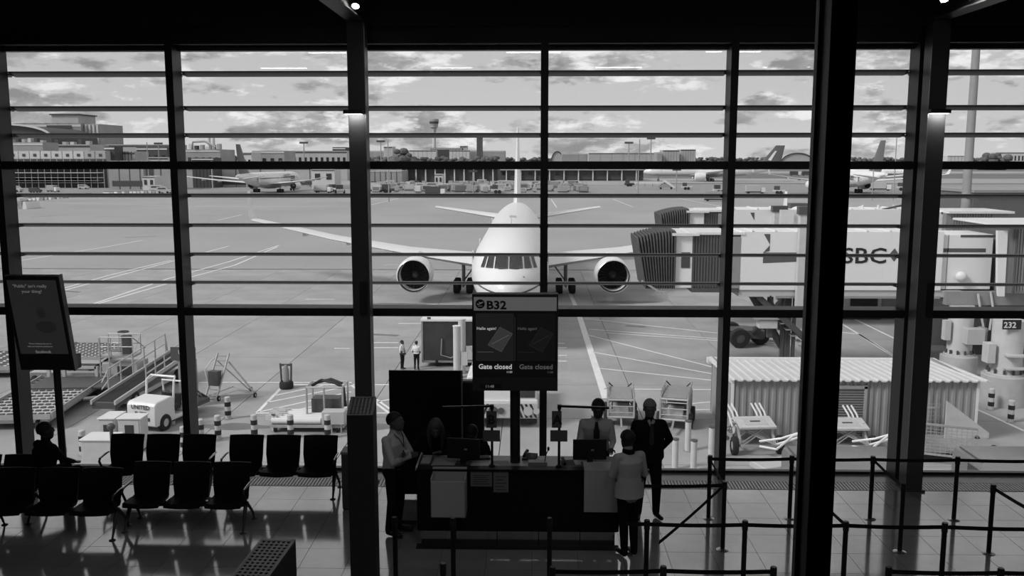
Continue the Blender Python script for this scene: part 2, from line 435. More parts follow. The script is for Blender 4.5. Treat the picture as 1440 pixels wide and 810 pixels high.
# ---- perforated air pedestals
def pedestal(label, px0, px1, ytop, H, wid, dep, rz=0, slope=.12):
    p = gz((px0+px1)/2, ytop, H)
    t = thing('air_pedestal', label, 'pedestal', (p.x, p.y, 0), rz)
    a = wid/2
    MB().prism([(0,0),(dep,0),(dep,H),(0,H-slope)], -a, a, 'x').build('casing', mat('pedestal casing', .04, .5), t, bevel=.006)
    import math as mm
    ang = mm.atan2(slope, dep)
    pl = MB(); rot = Matrix.Rotation(ang, 3, 'X'); cz = Vector((0, dep/2, H-slope/2))
    nx, ny = 6, 12; Lr = dep/mm.cos(ang)*.9; Wd = wid*.86
    # a plate made of crossing strips leaves square perforations
    for i in range(nx+1):
        x = -Wd/2 + Wd*i/nx; pl.cbox(cz + rot @ Vector((x, 0, .012)), (Wd/nx*.42, Lr, .006), rot)
    for j in range(ny+1):
        y = -Lr/2 + Lr*j/ny; pl.cbox(cz + rot @ Vector((0, y, .0125)), (Wd, Lr/ny*.42, .006), rot)
    for sx in (-1, 1): pl.cbox(cz + rot @ Vector((sx*wid*.465, 0, .013)), (wid*.07, Lr*1.1, .01), rot)
    for sy in (-1, 1): pl.cbox(cz + rot @ Vector((0, sy*Lr*.525, .013)), (wid, Lr*.06, .01), rot)
    pl.build('perforated_top', mat('pedestal grille', .22, .35, .3), t)
    MB().cbox(cz + rot @ Vector((0, 0, .004)), (wid*.95, Lr, .004), rot).build('cavity', M_ink, t)
    return t
pedestal('tall dark air pedestal with perforated top before the left column', 489, 522, 571, 2.45, .295, .36, R(3))
pedestal('dark air pedestal with long perforated sloping top at the bottom edge', 318, 378, 812, 1.35, .36, .85, R(-4), .04)
# small cabinet behind it
p = gz(486, 725, 0)
t = thing('litter_bin', 'dark slim litter bin behind the tall air pedestal', 'bin', (p.x+.05, p.y+.35, 0))
MB().box(-.14, .14, -.14, .14, .02, .86).build('body', M_dgrey, t, bevel=.01)
MB().box(-.15, .15, -.15, .15, .86, .90).build('lid', M_grey, t, bevel=.008)
MB().box(-.13, .13, -.13, .13, 0, .02).build('plinth', M_blackp, t)

# ---- gate desk
DY = 11.92
dx0, dx1 = gy(588, 700, DY).x, gy(869, 700, DY).x
t = thing('gate_desk', 'long black gate desk with two pale front panels and steel kickplate', 'desk', ((dx0+dx1)/2, DY, 0))
hw = (dx1-dx0)/2
desk = t
MB().box(-hw, hw, 0, .05, .215, 1.06).build('front_panel', M_black, t, bevel=.004)
for sx in (-1, 1): MB().box(sx*hw-.02, sx*hw+.02, .02, .62, .215, 1.06).build('side_panel', M_black, t)
MB().box(-hw+.03, hw-.03, .06, .10, .0, .215).build('kickplate', mat('kick steel', .7, .10, 1, var=.1), t)
for k in range(4):
    xx = -hw + .5 + k*(2*hw-1)/3
    MB().box(xx-.006, xx+.006, .052, .06, 0, .215).build('kickplate_joint', M_blackp, t)
MB().box(-hw-.02, hw+.02, -.02, .14, 1.06, 1.09).build('transaction_ledge', M_black, t, bevel=.004)
MB().box(-hw-.01, hw+.01, .14, .66, 1.03, 1.06).build('worktop', mat('pale worktop', .45, .4), t)
MB().box(-hw-.035, -hw-.012, .02, .68, 1.055, 1.095).build('edge_strip', M_white, t)
MB().box(-hw-.03, hw+.02, -.10, .06, 0.001, .010).build('floor_strip', M_ink, t)  # thin black strip on the floor along the desk front
# open pale pocket on the left, flat pale panel on the right
def lx(px, y=700): return gy(px, y, DY).x - t.location.x
a, b = lx(609), lx(657)
q = MB(); q.box(a, b, -.30, -.285, .52, 1.02).box(a, a+.015, -.30, 0, .52, 1.05).box(b-.015, b, -.30, 0, .52, 1.05).box(a, b, -.30, 0, .52, .535).box(a, b, -.015, 0, .52, 1.12)
q.build('pocket', mat('pale pocket', .62, .4), t, bevel=.006)
a, b = lx(821), lx(868)
MB().box(a, b, -.06, 0, .52, 1.10).box(a, b, -.06, .3, 1.09, 1.105).build('pocket', mat('pale pocket', .62, .4), t, bevel=.004)
for (x0, x1, y0, y1), nm in (((662, 692, 662, 684), 'notice'), ((694, 715, 661, 692), 'notice')):
    a, b = lx(x0), lx(x1); z1 = gy(700, y0, DY).z; z0 = gy(700, y1, DY).z; z1 = min(z1, 1.055)
    n_ = MB().box(a, b, -.008, -.001, z0, z1).build(nm, mat('notice paper', .25, .7), t)
    ln = MB()
    for k in range(5): ln.box(a+.03, b-.03-.03*(k%2), -.0095, -.008, z0+.03+(z1-z0-.06)*k/5, z0+.042+(z1-z0-.06)*k/5)
    ln.build('print', M_dgrey, n_)
# things on the desk
def on_desk(px, back=.35, z=1.061): p = gy(px, 655, DY+back); return Vector((p.x, DY+back, z))
def monitor(label, px, rz, back=.42, w=.42, tilt=0):
    p = on_desk(px, back)
    m = thing('computer_monitor', label, 'monitor', p, rz)
    MB().box(-w/2, w/2, -.02, .012, .07, .36).build('casing', M_blackp, m, bevel=.01)
    MB().box(-w/2+.02, w/2-.02, .012, .015, .09, .34).build('screen', mat('screen dark', .01, .15), m)
    MB().box(-.04, .04, -.03, -.02, .0, .2).box(-.11, .11, -.08, .09, 0, .012).build('stand', M_blackp, m, bevel=.004)
    MB().box(-.015+.03, .025+.03, -.022, -.02, .20, .222).build('badge', M_paper, m)
    return m
monitor('black monitor on the left of the gate desk, seen from behind', 652, R(-8), .30, .46)
monitor('black monitor on the right of the gate desk, before the agent in a tie', 829, R(4), .30, .46)
def keyboard(label, px, back, rz=0):
    k = thing('keyboard', label, 'keyboard', on_desk(px, back), rz)
    MB().box(-.21, .21, -.07, .07, 0, .018).build('base', M_blackp, k, bevel=.003)
    ks = MB()
    for i in range(13):
        for j in range(4): ks.box(-.195+i*.03, -.171+i*.03, -.06+j*.03, -.036+j*.03, .018, .024)
    ks.build('keys', M_dgrey, k, kind='stuff')
keyboard('black keyboard beside the left monitor on the gate desk', 668, .52, R(10))
keyboard('black keyboard below the right monitor on the gate desk', 812, .17, R(6))
def phone(label, px, back, rz=0):
    p = thing('desk_phone', label, 'telephone', on_desk(px, back), rz)
    MB().prism([(-.1,0),(.1,0),(.1,.05),(-.1,.02)], -.09, .09, 'x').build('base', M_blackp, p, bevel=.004)
    MB().tube([(-.06,-.09,.05),(-.06,-.06,.075),(-.06,.06,.095),(-.06,.09,.075)], [.024,.016,.016,.024], 8).build('handset', M_blackp, p)
phone('black desk telephone beside the right monitor', 799, .25, R(8))
phone('black desk telephone behind the gate sign pole', 745, .55, R(-15))
# microphone
m = thing('gooseneck_microphone', 'gooseneck microphone on a pale base at the desk centre', 'microphone', on_desk(757, .28))
MB().box(-.14, .12, -.06, .07, 0, .05).build('base', mat('console grey', .3, .4), m, bevel=.006)
MB().tube([(.09,0,.05),(.10,0,.13),(.13,0,.2)], .006, 6).build('neck', M_blackp, m)
MB().ell((.137,0,.225), (.018,.018,.032), 10, 8).build('head', M_blackp, m)
pp_ = on_desk(704, .3)
t2 = thing('paper_stack', 'loose stack of papers left of the sign pole on the desk', 'papers', pp_, R(8))
for k in range(4): MB().box(-.11+.01*k, .10+.006*k, -.14, .14-.012*k, .004*k, .004*k+.003).build('sheet', M_paper, t2)
t2 = thing('document_tray', 'white-edged tray of papers at the desk left end', 'tray', on_desk(598, .38))
MB().box(-.07, .10, -.16, .16, 0, .01).box(-.07, -.06, -.16, .16, 0, .05).box(.09, .10, -.16, .16, 0, .05).build('tray', M_dgrey, t2)
MB().box(-.05, .08, -.14, .14, .012, .02).build('sheet', M_paper, t2)

# ---- boarding lane posts on the desk (letters A and B) with swing bar
def lane_post(px, letter, armdir, arm_len, label):
    p = on_desk(px, .12)
    t = thing('lane_post', label, 'sign post', (p.x, p.y, 1.09))
    zt = gy(px, 569, p.y).z - 1.09
    MB().lathe([(0,0),(.045,0),(.045,.012),(.018,.03),(.018,zt-.06),(.027,zt-.06),(.027,zt),(0,zt)], 14).build('post', M_postm, t)
    MB().bar((0,0,zt-.02), (armdir*arm_len, -.04, zt-.03), .03, .028).build('swing_bar', M_postm, t)
    s = -1 if letter == 'A' else -.2
    pl = MB().box(-.10 if letter=='A' else -.075, .03 if letter=='A' else .065, -.034, -.026, zt-.31, zt-.08).build('letter_plate', mat('grey placard', .13, .6), t)
    text(letter, .17, M_ink, pl, (-.085 if letter=='A' else -.055, -.036, zt-.255), bold=.006)
    MB().box(-.12, .11, -.034, -.026, zt-.50, zt-.345).build('notice', mat('grey placard', .13, .6), t)
    return t
lane_post(692, 'B', -1, .66, 'lane post on the gate desk with letter B placard')
lane_post(786, 'A', 1, .66, 'lane post on the gate desk with letter A placard')

# ---- gate sign B32
SY = 12.25
sx0, sx1 = gy(664.5, 480, SY).x, gy(784.5, 480, SY).x; zt, zb = gy(724, 413, SY).z, gy(724, 548, SY).z
t = thing('gate_sign', 'double-screen gate sign reading B32 Gate closed on a black pole', 'sign', ((sx0+sx1)/2, SY, 0))
hw = (sx1-sx0)/2; H = zt-zb
fz = lambda py: gy(724, py, SY-.06).z
fx = lambda px: gy(px, 480, SY-.06).x - t.location.x
MB().box(-hw, hw, -.05, .14, zb, zt).build('housing', mat('sign housing', .03, .5), t, bevel=.012)
MB().box(fx(666.5), fx(782.5), -.062, -.05, fz(437), fz(418)).build('header_panel', mat('lit header panel', .35, .4, emit=.05), t)
c = (fx(675.5), -.066, (fz(437)+fz(418))/2)
MB().cyl((c[0], -.062, c[2]), (c[0], -.067, c[2]), .062, n=28).build('departure_symbol', M_ink, t)
pl = MB(); M_sig = mat('symbol pale', .3, .5, emit=.06)
pl.add([(c[0]+u*.062, -.0690, c[2]+v*.062) for u, v in ((-.75,.15),(-.35,.0),(.15,.35),(.6,.5),(.72,.38),(.3,.12),(-.1,-.1),(-.6,-.2))], [(0,1,6,7),(1,2,5,6),(2,3,4,5)])
pl.add([(c[0]+u*.062, -.0691, c[2]+v*.062) for u, v in ((-.05,.12),(-.35,.45),(-.22,.47),(.2,.25))], [(0,1,2,3)])
pl.add([(c[0]+u*.062, -.0690, c[2]+v*.062) for u, v in ((-.45,-.5),(.45,-.5),(.45,-.38),(-.45,-.38))], [(0,1,2,3)])
pl.build('symbol_print', M_sig, t)
text('B32', .155, M_ink, t, (fx(684), -.064, fz(434.5)), bold=.005, sx=1.12)
M_scr = mat('idle screen', .02, .2, emit=.008); M_scr2 = mat('idle screen right', .02, .2, emit=.003)
for k, (a, b, ms, br) in enumerate(((669, 722.5, M_scr, .20), (726.5, 781, M_scr2, .03))):
    s_ = MB().box(fx(a), fx(b), -.056, -.05, fz(508), fz(441)).build('screen', ms, t)
    mt = mat('screen text %d' % k, .2, .5, emit=br*1.8); mt2 = mat('screen art %d' % k, .06, .5, emit=br*.35)
    text('Hello again!', .056, mt, s_, (fx(a+1.3), -.058, fz(464)))
    MB().box(fx(a+2), fx(a+25), -.058, -.056, fz(495.5), fz(495)).build('rule', mt2, s_)
    cx, cy = (fx(a+34), fz(477)); hx, hy = .13, .115
    card = MB(); qs = [(cx-hx*1.25, cy-.08), (cx+.02, cy-.175), (cx+hx*1.3, cy+.075), (cx-.0, cy+.165)]
    card.add([(u, -.0575, v) for u, v in qs], [(0,1,2,3)]).build('card_art', mat('card art %d' % k, .03, .5, emit=br*.13), s_)
    ed = MB()
    for i in range(4): 
        u, v = qs[i], qs[(i+1)%4]; ed.bar((u[0], -.0585, u[1]), (v[0], -.0585, v[1]), .003, .003)
    ed.bar((qs[0][0]+.05, -.0585, qs[0][1]+.01), (qs[2][0]-.05, -.0585, qs[2][1]-.02), .003, .008)
    ed.build('card_edge', mt2, s_)
    text('Gate closed', .094, mt, t, (fx(a+3.5), -.057, fz(519)), bold=.0015)
    text('11:50', .036, mt, t, (fx(a+43), -.057, fz(524.5)))
MB().box(fx(723.7), fx(724.6), -.058, -.05, fz(508), fz(446)).build('divider', M_grey, t)
MB().box(-hw, hw, -.06, -.05, zb, fz(531)).build('lower_fascia', mat('sign fascia', .05, .45), t)
MB().box(fx(674), fx(705), -.064, -.06, fz(546), fz(540)).build('led_window', M_ink, t)
text('11:48', .055, mat('led text', .2, .5, emit=.12), t, (fx(682), -.066, fz(545.3)))
MB().cyl((0-.0, .06, 0), (0, .06, zb+.05), .07, n=20).build('pole', mat('sign pole', .03, .25), t)
MB().cyl((0, .06, 0), (0, .06, .015), .2, n=24).build('foot', M_blackp, t)

# ---- black partition and grey panel behind the desk
p0, p1 = gy(549.5, 600, 13.75), gy(650, 600, 13.75)
t = thing('partition_screen', 'large plain black partition board standing behind the gate desk', 'partition', ((p0.x+p1.x)/2, 13.75, 0))
w = (p1.x-p0.x)/2; h = gy(600, 521, 13.75).z
MB().box(-w, w, -.02, .02, .05, h).build('board', M_black, t)
for sx in (-1, 1): MB().box(sx*w-.012, sx*w+.012, -.026, .026, .03, h).build('edge_trim', M_grey if sx == 1 else M_blackp, t); MB().box(sx*(w-.1)-.03, sx*(w-.1)+.03, -.25, .25, 0, .03).build('foot', M_blackp, t)
p0, p1 = gy(651, 600, 13.95), gy(681, 600, 13.95)
t = thing('display_cabinet', 'dark grey upright panel between the black partition and the sign pole', 'panel', ((p0.x+p1.x)/2, 13.95, 0))
w = (p1.x-p0.x)/2; h = gy(660, 537, 13.95).z
MB().box(-w, w, -.05, .05, .04, h).build('body', mat('grey cabinet', .035, .5), t, bevel=.006)
MB().box(-w-.01, w+.01, -.06, .06, h, h+.03).build('cap', M_grey, t); MB().box(-w, w, -.15, .15, 0, .04).build('foot', M_blackp, t)

# ---- office chair behind the left monitor
def office_chair(label, p, rz):
    c = thing('office_chair', label, 'chair', p, rz)
    MB().cbox((0,0,.5), (.48,.46,.08)).build('seat', M_seat, c, bevel=.03)
    rg = []
    for z, y, hw_ in ((.62,.24,.20),(.75,.25,.24),(.95,.27,.25),(1.08,.29,.20)):
        rg.append([(hw_*u, y-.05*u*u+d, z) for d in (-.03,.03) for u in ((-1,-.5,0,.5,1) if d < 0 else (1,.5,0,-.5,-1))])
    MB().loft(rg).build('backrest', M_seat, c)
    MB().cyl((0,0,.1), (0,0,.46), .03).build('column', M_blackp, c)
    for k in range(5):
        a = k*2*math.pi/5; e = (math.cos(a)*.3, math.sin(a)*.3, .07)
        l = MB().bar((0,0,.11), e, .05, .03).build('leg', M_blackp, c)
        MB().cyl((e[0]-.02, e[1], .03), (e[0]+.02, e[1], .03), .03).build('caster', M_rubber, l)
    for sx in (-1,1): MB().tube([(sx*.24,.15,.5),(sx*.28,.1,.68),(sx*.28,-.12,.7)], .018).build('armrest', M_blackp, c)
    return c
chp = gy(668, 640, 12.98)
office_chair('black office chair behind the left monitor', (chp.x, 12.98, 0), R(10))

# ---- advertising board at left
bt, bb = gy(39, 388, 13.35), gy(68, 520, 13.65)
t = thing('advert_stand', 'tall leaning advertising board on a steel pole at the left edge', 'sign', (bb.x, 13.65, 0))
Lr = math.hypot(bt.z-bb.z, .30); ang = math.atan2(.30, bt.z-bb.z)
rot = Matrix.Rotation(ang, 3, 'X'); o0 = Vector((0,0,bb.z)); hw = .415
P3 = lambda x, y, z: o0 + rot @ Vector((x, y, z))
MB().cbox(P3(0, .03, Lr/2), (2*hw, .09, Lr), rot).build('casing', mat('advert casing', .03, .5), t, bevel=.006)
MB().cbox(P3(hw+.0, .03, Lr/2), (.025, .11, Lr+.01), rot).build('side_rail', mat('advert rail', .12, .35, .5), t)
scr = MB().cbox(P3(0, -.017, Lr*.57), (2*hw-.1, .006, Lr*.78), rot).build('poster', mat('dim poster', .035, .25, emit=.012, var=.5, scale=2.2), t)
mt = mat('poster text', .25, .5, emit=.09)
er = (R(90)+ang, 0, 0)
text('"Public" isn\'t really', .068, mt, scr, P3(-.29, -.022, Lr*.885), er, sx=1.0)
text('your thing?', .068, mt, scr, P3(-.17, -.022, Lr*.83), er)
text('Privacy Checkup lets you re-', .030, mt, scr, P3(-.21, -.022, Lr*.285), er)
text('visit your facebook preferences', .030, mt, scr, P3(-.24, -.022, Lr*.255), er)
text('facebook', .064, mt, scr, P3(-.13, -.022, Lr*.19), er, bold=.001)
MB().ell(P3(.06, -.019, Lr*.62), (.07, .004, .09), 14, 10, rot).ell(P3(.10, -.018, Lr*.47), (.22, .003, .13), 16, 8, rot).build('picture', mat('poster picture', .03, .4, emit=.008, var=.6, scale=4), scr)
MB().box(-.12, .42, .0, .2, bb.z-.0, bb.z+.22).build('lamp_box', M_dgrey, t, bevel=.01)
MB().cyl((.10,.06,0), (.10,.06,bb.z+.02), .055, n=16).build('pole', mat('pole steel', .12, .25, .6), t)
MB().cyl((.10,.06,0), (.10,.06,.02), .22, n=24).build('foot', M_dgrey, t)

# ---- retractable belt stanchions
M_bcap = mat('stanchion cap', .03, .3)
def stanchion(p, label):
    t = thing('stanchion', label, 'barrier post', (p.x, p.y, 0), group='black belt barrier posts')
    MB().lathe([(0,0),(.085,0),(.085,.005),(.06,.012),(.032,.02),(0,.02)], 24).build('foot', mat('stanchion foot', .5, .25, .8), t)
    MB().cyl((0,0,.02), (0,0,.93), .03, n=16).build('post', M_postm, t)
    MB().lathe([(0,.84),(.036,.84),(.036,.94),(.03,.955),(0,.955)], 16).build('head', M_bcap, t)
    return t
def belt(a, b, za=.90, zb_=.90):
    pa, pb = a.location, Vector(b) if not hasattr(b, 'location') else b.location
    d = Vector((pb.x-pa.x, pb.y-pa.y, 0)); n = 6; rings = []
    px = d.normalized(); nx = Vector((-px.y, px.x, 0))*.0015
    for k in range(n+1):
        q = px*.035 + (d - px*.07)*(k/n); z = za + (zb_-za)*k/n - .02*math.sin(math.pi*k/n)*min(1, d.length/2)
        rings.append([q - nx + Vector((0,0,z-.024)), q + nx + Vector((0,0,z-.024)), q + nx + Vector((0,0,z+.024)), q - nx + Vector((0,0,z+.024))])
    MB().loft(rings).build('belt', M_belt, a)
def gzt(px, py): p = gz(px, py, .955); p.z = 0; return p
st = {}
for k, p, lb in (
    ('p1', gz(996, 729), 'first post of the window-side barrier line, right of the pilot'),
    ('p2', gz(1110, 729), 'second post of the window-side barrier line, before the folded belt loader'),
    ('p3', gz(1223, 730), 'third post of the window-side barrier line, left of the right column'),
    ('p4', gz(1341, 731), 'fourth post of the window-side barrier line, right of the right column'),
    ('q1', gz(1016, 773), 'post with two belts meeting, just before the slim window mullion'),
    ('q2', gz(1265, 776), 'post standing directly before the right column'),
    ('q3', gz(1390, 778), 'post near the right edge with a slanting belt'),
    ('r0', gzt(910, 731), 'post right behind the customer in the knitted top'),
    ('r1', gzt(1048, 732), 'post of the middle barrier line left of the black balcony post'),
    ('r2', gzt(1190, 733), 'post of the middle barrier line right of the black balcony post'),
    ('r3', gzt(1329, 735), 'post of the middle barrier line below the right column'),
    ('d1', gzt(555, 727), 'chrome-sided post below the man with crossed arms'),
    ('d2', gzt(637, 728), 'post before the left pale pocket of the desk'),
    ('d3', gzt(773, 728), 'post before the middle of the gate desk'),
    ('s0', gzt(623, 792), 'lowest post before the desk left half, only its head in view'),
    ('s1', gzt(777, 797), 'lowest post before the desk middle, only its head in view'),
    ('s2', gzt(933, 796), 'lowest post below the customer, only its head in view'),
    ('s3', gzt(1088, 797), 'lowest post left of the black balcony post, only its head in view'),
    ('s4', gzt(1250, 797), 'lowest post right of the black balcony post, only its head in view'),
    ('s5', gzt(1408, 799), 'lowest post near the right corner, only its head in view')):
    st[k] = stanchion(p, lb)
belt(st['p1'], st['p2']); belt(st['p2'], st['p3']); belt(st['p3'], st['p4']); belt(st['p4'], gz(1500, 648, .9))
belt(st['p1'], st['q1']); belt(st['q1'], gz(880, 683, .9)); belt(st['q1'], gz(925, 726, .9) + Vector((0,0.0,0)), .9, .55)
belt(st['p3'], st['q2']); belt(st['q2'], gz(1430, 681, .9)) if False else None
belt(st['r2'], st['q2']) if False else belt(st['r2'], gz(1150, 700, .9))
belt(st['r0'], st['r1']); belt(st['r1'], st['r2']); belt(st['r2'], st['r3']); belt(st['r3'], gz(1500, 744, .9))
belt(st['q3'], gz(1500, 745, .9)); belt(st['r0'], gz(875, 736, .9))
belt(st['d1'], gz(590, 735, .9)); belt(st['s2'], st['s3']); belt(st['s1'], st['s2']); belt(st['s4'], st['s5']); belt(st['s5'], gz(1520, 806, .9))

# =================================================================== APRON
M_conc = mat('apron concrete', .36, .62, var=.17, scale=.30, detail=9, obj_var=.045, spec=.3)
M_conc0 = mat('apron concrete far', .36, .7, var=.12, scale=.03, detail=10, spec=.2)
M_mark = mat('white marking paint', .80, .6, var=.10, scale=2)
M_patch = mat('dark ground patch', .17, .6, var=.2, scale=.6)
a = MB().box(-3000, 3000, 10, 6000, G-.5, G-.03); ap = a.build('ground', M_conc0, kind='structure')
MB().box(-900, 900, 95.2, 300, G-.03, G).build('far_paving', M_conc0, ap)
MB().box(-900, 900, 15.1, 95.2, G-.03, G-.028).build('joint_bed', mat('joint filler', .07, .8), ap)
sl0 = None; sb = MB().box(-3.082, 3.082, -3.082, 3.082, -.03, 0)
for j in range(13):
    y = 18.2 + 6.2*j; hw_ = .60*y + 10; i0 = -int((hw_+1.3)//6.2) - 1; i1 = int((hw_+1.3)//6.2) + 1
    for i in range(i0, i1+1):
        if sl0 is None: o = sl0 = sb.build('slab', M_conc, ap)
        else: o = sl0.copy(); C.objects.link(o)
        o.location = (1.8 + 6.2*i, y, G)
    # far outside the view the paving goes on in one piece
    MB().box(-300, 1.8+6.2*i0-3.1, y-3.08, y+3.08, G-.03, G).box(1.8+6.2*i1+3.1, 300, y-3.08, y+3.08, G-.03, G).build('paving_strip', M_conc0, ap)
# markings
mk = thing('apron_marking', kind='structure')
def line(pts, w, closed=False, m=None):
    P_ = [gg(*p) for p in pts]
    if closed: P_.append(P_[0])
    b = MB()
    for p, q in zip(P_, P_[1:]):
        b.bar((p.x, p.y, G+.006), (q.x, q.y, G+.006), w, .008)
    return b.build('line', m or M_mark, mk)
line([(812, 436), (852, 560)], .38)                                   # stand edge line
line([(812, 436), (800, 410)], .3)
for p in ([(822,448),(1115,480)], [(828,463),(1115,484)], [(850,468),(1115,486)] , [(826,471),(1005,517)], [(833,495),(1003,526)], [(843,518),(1003,535)], [(850,547),(1003,548)], [(905,577),(1003,576)],[(960,569),(1003,565)]): line(p, .11)
for p in ([(1170,447),(1262,503)], [(1172,466),(1208,470),(1266,508)], [(1200,448),(1266,480)]): line(p, .15)
line([(362,580),(396,545),(398,541),(560,541),(640,590)], .16); line([(280,538),(495,538)], .13); line([(360,581),(548,581)], .14)
line([(492,540),(546,580)], .14); line([(530,562),(548,575)], .12)
for p in ([(388,556),(455,542)], [(376,566),(492,543)], [(362,580),(494,551)], [(404,579),(500,560)], [(455,579),(548,562)]): line(p, .13)
for p in ([(1368,565),(1372,575),(1440,606)], [(1368,564),(1392,562)]): line(p, .16)
# long lead lines at the left
for p in ([(108,436),(245,396),(330,373),(390,347)], [(112,434),(236,392),(322,368),(392,345)], [(84,410),(240,368),(322,346)], [(84,407),(150,388),(240,366)], [(26,367),(150,347),(200,338)], [(1180,303),(1290,322)], [(505,292),(560,279)], [(640,278),(668,262)], [(500,283),(545,277)],
          [(862,280),(890,291)], [(775,280),(783,292)], [(1130,295),(1180,300)], [(955,279),(1110,309)], [(520,352),(545,352)], [(305,310),(340,302)], [(0,283),(240,289)], [(272,290),(490,291)], [(1046,277),(1150,276)]): line(p, .22)
for p in ([(560,455),(640,455)], [(525,482),(560,482)], [(520,489),(560,489)], [(785,483),(794,483)], [(785,489),(797,489)], [(785,500),(797,500)], [(785,508),(797,508)], [(470,490),(492,490)],[(430,421),(470,421)],[(540,373),(560,372)]): line(p, .16)
for p in ([(82,303),(42,306)], [(135,305),(183,304)], [(88,409),(112,411)], [(175,334),(220,332)], [(520,470),(560,472)], [(880,458),(908,460)]): line(p, .5, m=M_patch)
def dark_patch(px, py, rx, ry, n=18):  # flat irregular patch of darker tone laid on the apron
    p = gg(px, py); b = MB(); vs = []
    for k in range(n):
        a = 2*math.pi*k/n; q = 1+random.uniform(-.22,.22); vs.append((p.x+math.cos(a)*rx*q, p.y+math.sin(a)*ry*q, G+.003))
    b.add(vs, [tuple(range(n))]); b.build('dark_patch', M_patch, mk)
for s_ in ((552,428,3.2,.6),(650,438,1.0,2.6),(880,425,2.4,.8),(330,600,1.6,.5),(500,600,2.2,.6),(1060,470,1.6,3.0),(690,420,3,1.2)): dark_patch(*s_)

# ---- striped bollards
def bollard(px, py, label, striped=True, h=1.0, r=.13, H=None):
    p = gg(px, py)
    t = thing('bollard', label, 'bollard', (p.x, p.y, G), group='striped bollards below the window' if striped else 'plain posts below the window')
    MB().lathe([(0,0),(r,0),(r,h-.03),(r-.03,h),(0,h)], 16).build('post', M_offw if striped else M_pale, t)
    if striped:
        for z in (.28*h, .68*h): MB().lathe([(r+.004,z-.10*h),(r+.006,z-.10*h),(r+.006,z+.10*h),(r+.004,z+.10*h)], 16).build('black_band', M_blackp, t)
    else: MB().lathe([(0,h),(r+.02,h),(r+.02,h+.03),(0,h+.03)], 16).build('cap', M_dgrey, t)
    MB().lathe([(r,0),(r+.07,0),(r+.07,.02),(r,.03)], 16).build('collar', M_grey, t)
for px, py, lb in ((321,589,'striped bollard right below the rolling ladder'), (307,617,'striped bollard just left and below the rolling ladder'), (358,616,'striped bollard at the corner of the hatched box'),
    (409,616,'striped bollard before the middle of the low trolley'), (461,616,'striped bollard before the right end of the low trolley'), (242,597,'striped bollard beside the white tug'),
    (283,623,'striped bollard against the window mullion right of the tug'), (259,634,'striped bollard behind the window-side bench'), (90,658,'striped bollard beside the seated traveller'), (117,640,'striped bollard behind the pale box cabinet'),
    (188,594,'striped bollard just left of the white tug'), (1393,576,'striped bollard before the round concrete pier base, left one'), (1421,594,'striped bollard before the round concrete pier base, right one')):
    bollard(px, py, lb)
for px, py, h, lb in ((967,634,1.2,'tall plain post right of the grey-haired man'), (949,660,1.15,'short plain post nearest the grey-haired man'), (975,662,1.15,'short plain post between the man and the mullion'), (1000,645,1.25,'tall plain post beside the slim mullion'), (385,606,.7,'thin plain post before the low trolley left end')):
    bollard(px, py, lb, False, h, .12 if px > 500 else .07)

# ---- pale cabinets
def cabinet(px0, px1, ytop, ybase, depth, label, doors=0, lean=0):
    p0, p1 = gg(px0, ybase), gg(px1, ybase); Y = (p0.y+p1.y)/2; h = gy((px0+px1)/2, ytop, Y).z - G; w = p1.x-p0.x
    t = thing('equipment_cabinet', label, 'cabinet', ((p0.x+p1.x)/2, Y, G))
    MB().box(-w/2, w/2, 0, depth, .08, h-.05).build('body', M_pale, t, bevel=.015)
    MB().box(-w/2-.04, w/2+.04, -.05, depth+.05, h-.05, h).build('lid', M_white, t, bevel=.01)
    MB().box(-w/2+.05, w/2-.05, .05, depth-.05, 0, .08).build('plinth', M_dgrey, t)
    for k in range(doors):
        cx = -w/2 + w*(k+.5)/doors
        d_ = MB().box(cx-w/doors*.42, cx+w/doors*.42, -.02, 0, .15, h-.12).build('door', M_pale, t)
        MB().box(cx-w/doors*.2, cx+w/doors*.2, -.03, -.02, h*.35, h*.8).build('meter_window', M_glassd, d_)
        MB().box(cx-w/doors*.12, cx+w/doors*.12, -.034, -.03, h*.42, h*.5).build('dial', M_pale, d_)
    return t
cabinet(116, 160, 618, 668, .9, 'large pale box cabinet by the window beside the seated traveller')
cabinet(141, 163, 588, 634, 1.0, 'white meter cabinet left of the twin unit', 1)
cabinet(168, 200, 588, 636, .7, 'white meter cabinet with dark dial window before the white tug', 1)
p = gg(161, 680)
t = thing('pole_fixture', 'dark pole with a lamp head in front of the white cabinets', 'pole', (p.x, p.y, G))
hh = gy(161, 600, p.y).z - G
MB().cyl((0,0,0), (0,0,hh), .06).build('pole', M_dgrey, t); MB().ell((0,0,hh), (.15,.14,.13), 10, 8).build('head', M_dgrey, t)

# ---- generic tube frame helper
def frame_box(b, x0, x1, y0, y1, z0, z1, r):
    for x in (x0, x1):
        for y in (y0, y1): b.cyl((x,y,z0), (x,y,z1), r, n=6)
    for z in (z0, z1):
        for x in (x0, x1): b.cyl((x,y0,z), (x,y1,z), r, n=6)
        for y in (y0, y1): b.cyl((x0,y,z), (x1,y,z), r, n=6)
def wheel(t, c, r, w, ax='x', hubm=None):
    m = MB().lathe([(r*.5,-w/2),(r*.9,-w/2),(r,-w*.3),(r,w*.3),(r*.9,w/2),(r*.5,w/2)], 20, (0,0,0), ax).build('wheel', M_rubber, t, loc=c)
    h = MB().lathe([(0,-w*.4),(r*.5,-w*.4),(r*.52,0),(r*.5,w*.4),(0,w*.4)], 14, (0,0,0), ax).build('hub', hubm or M_pale, m)
    return m

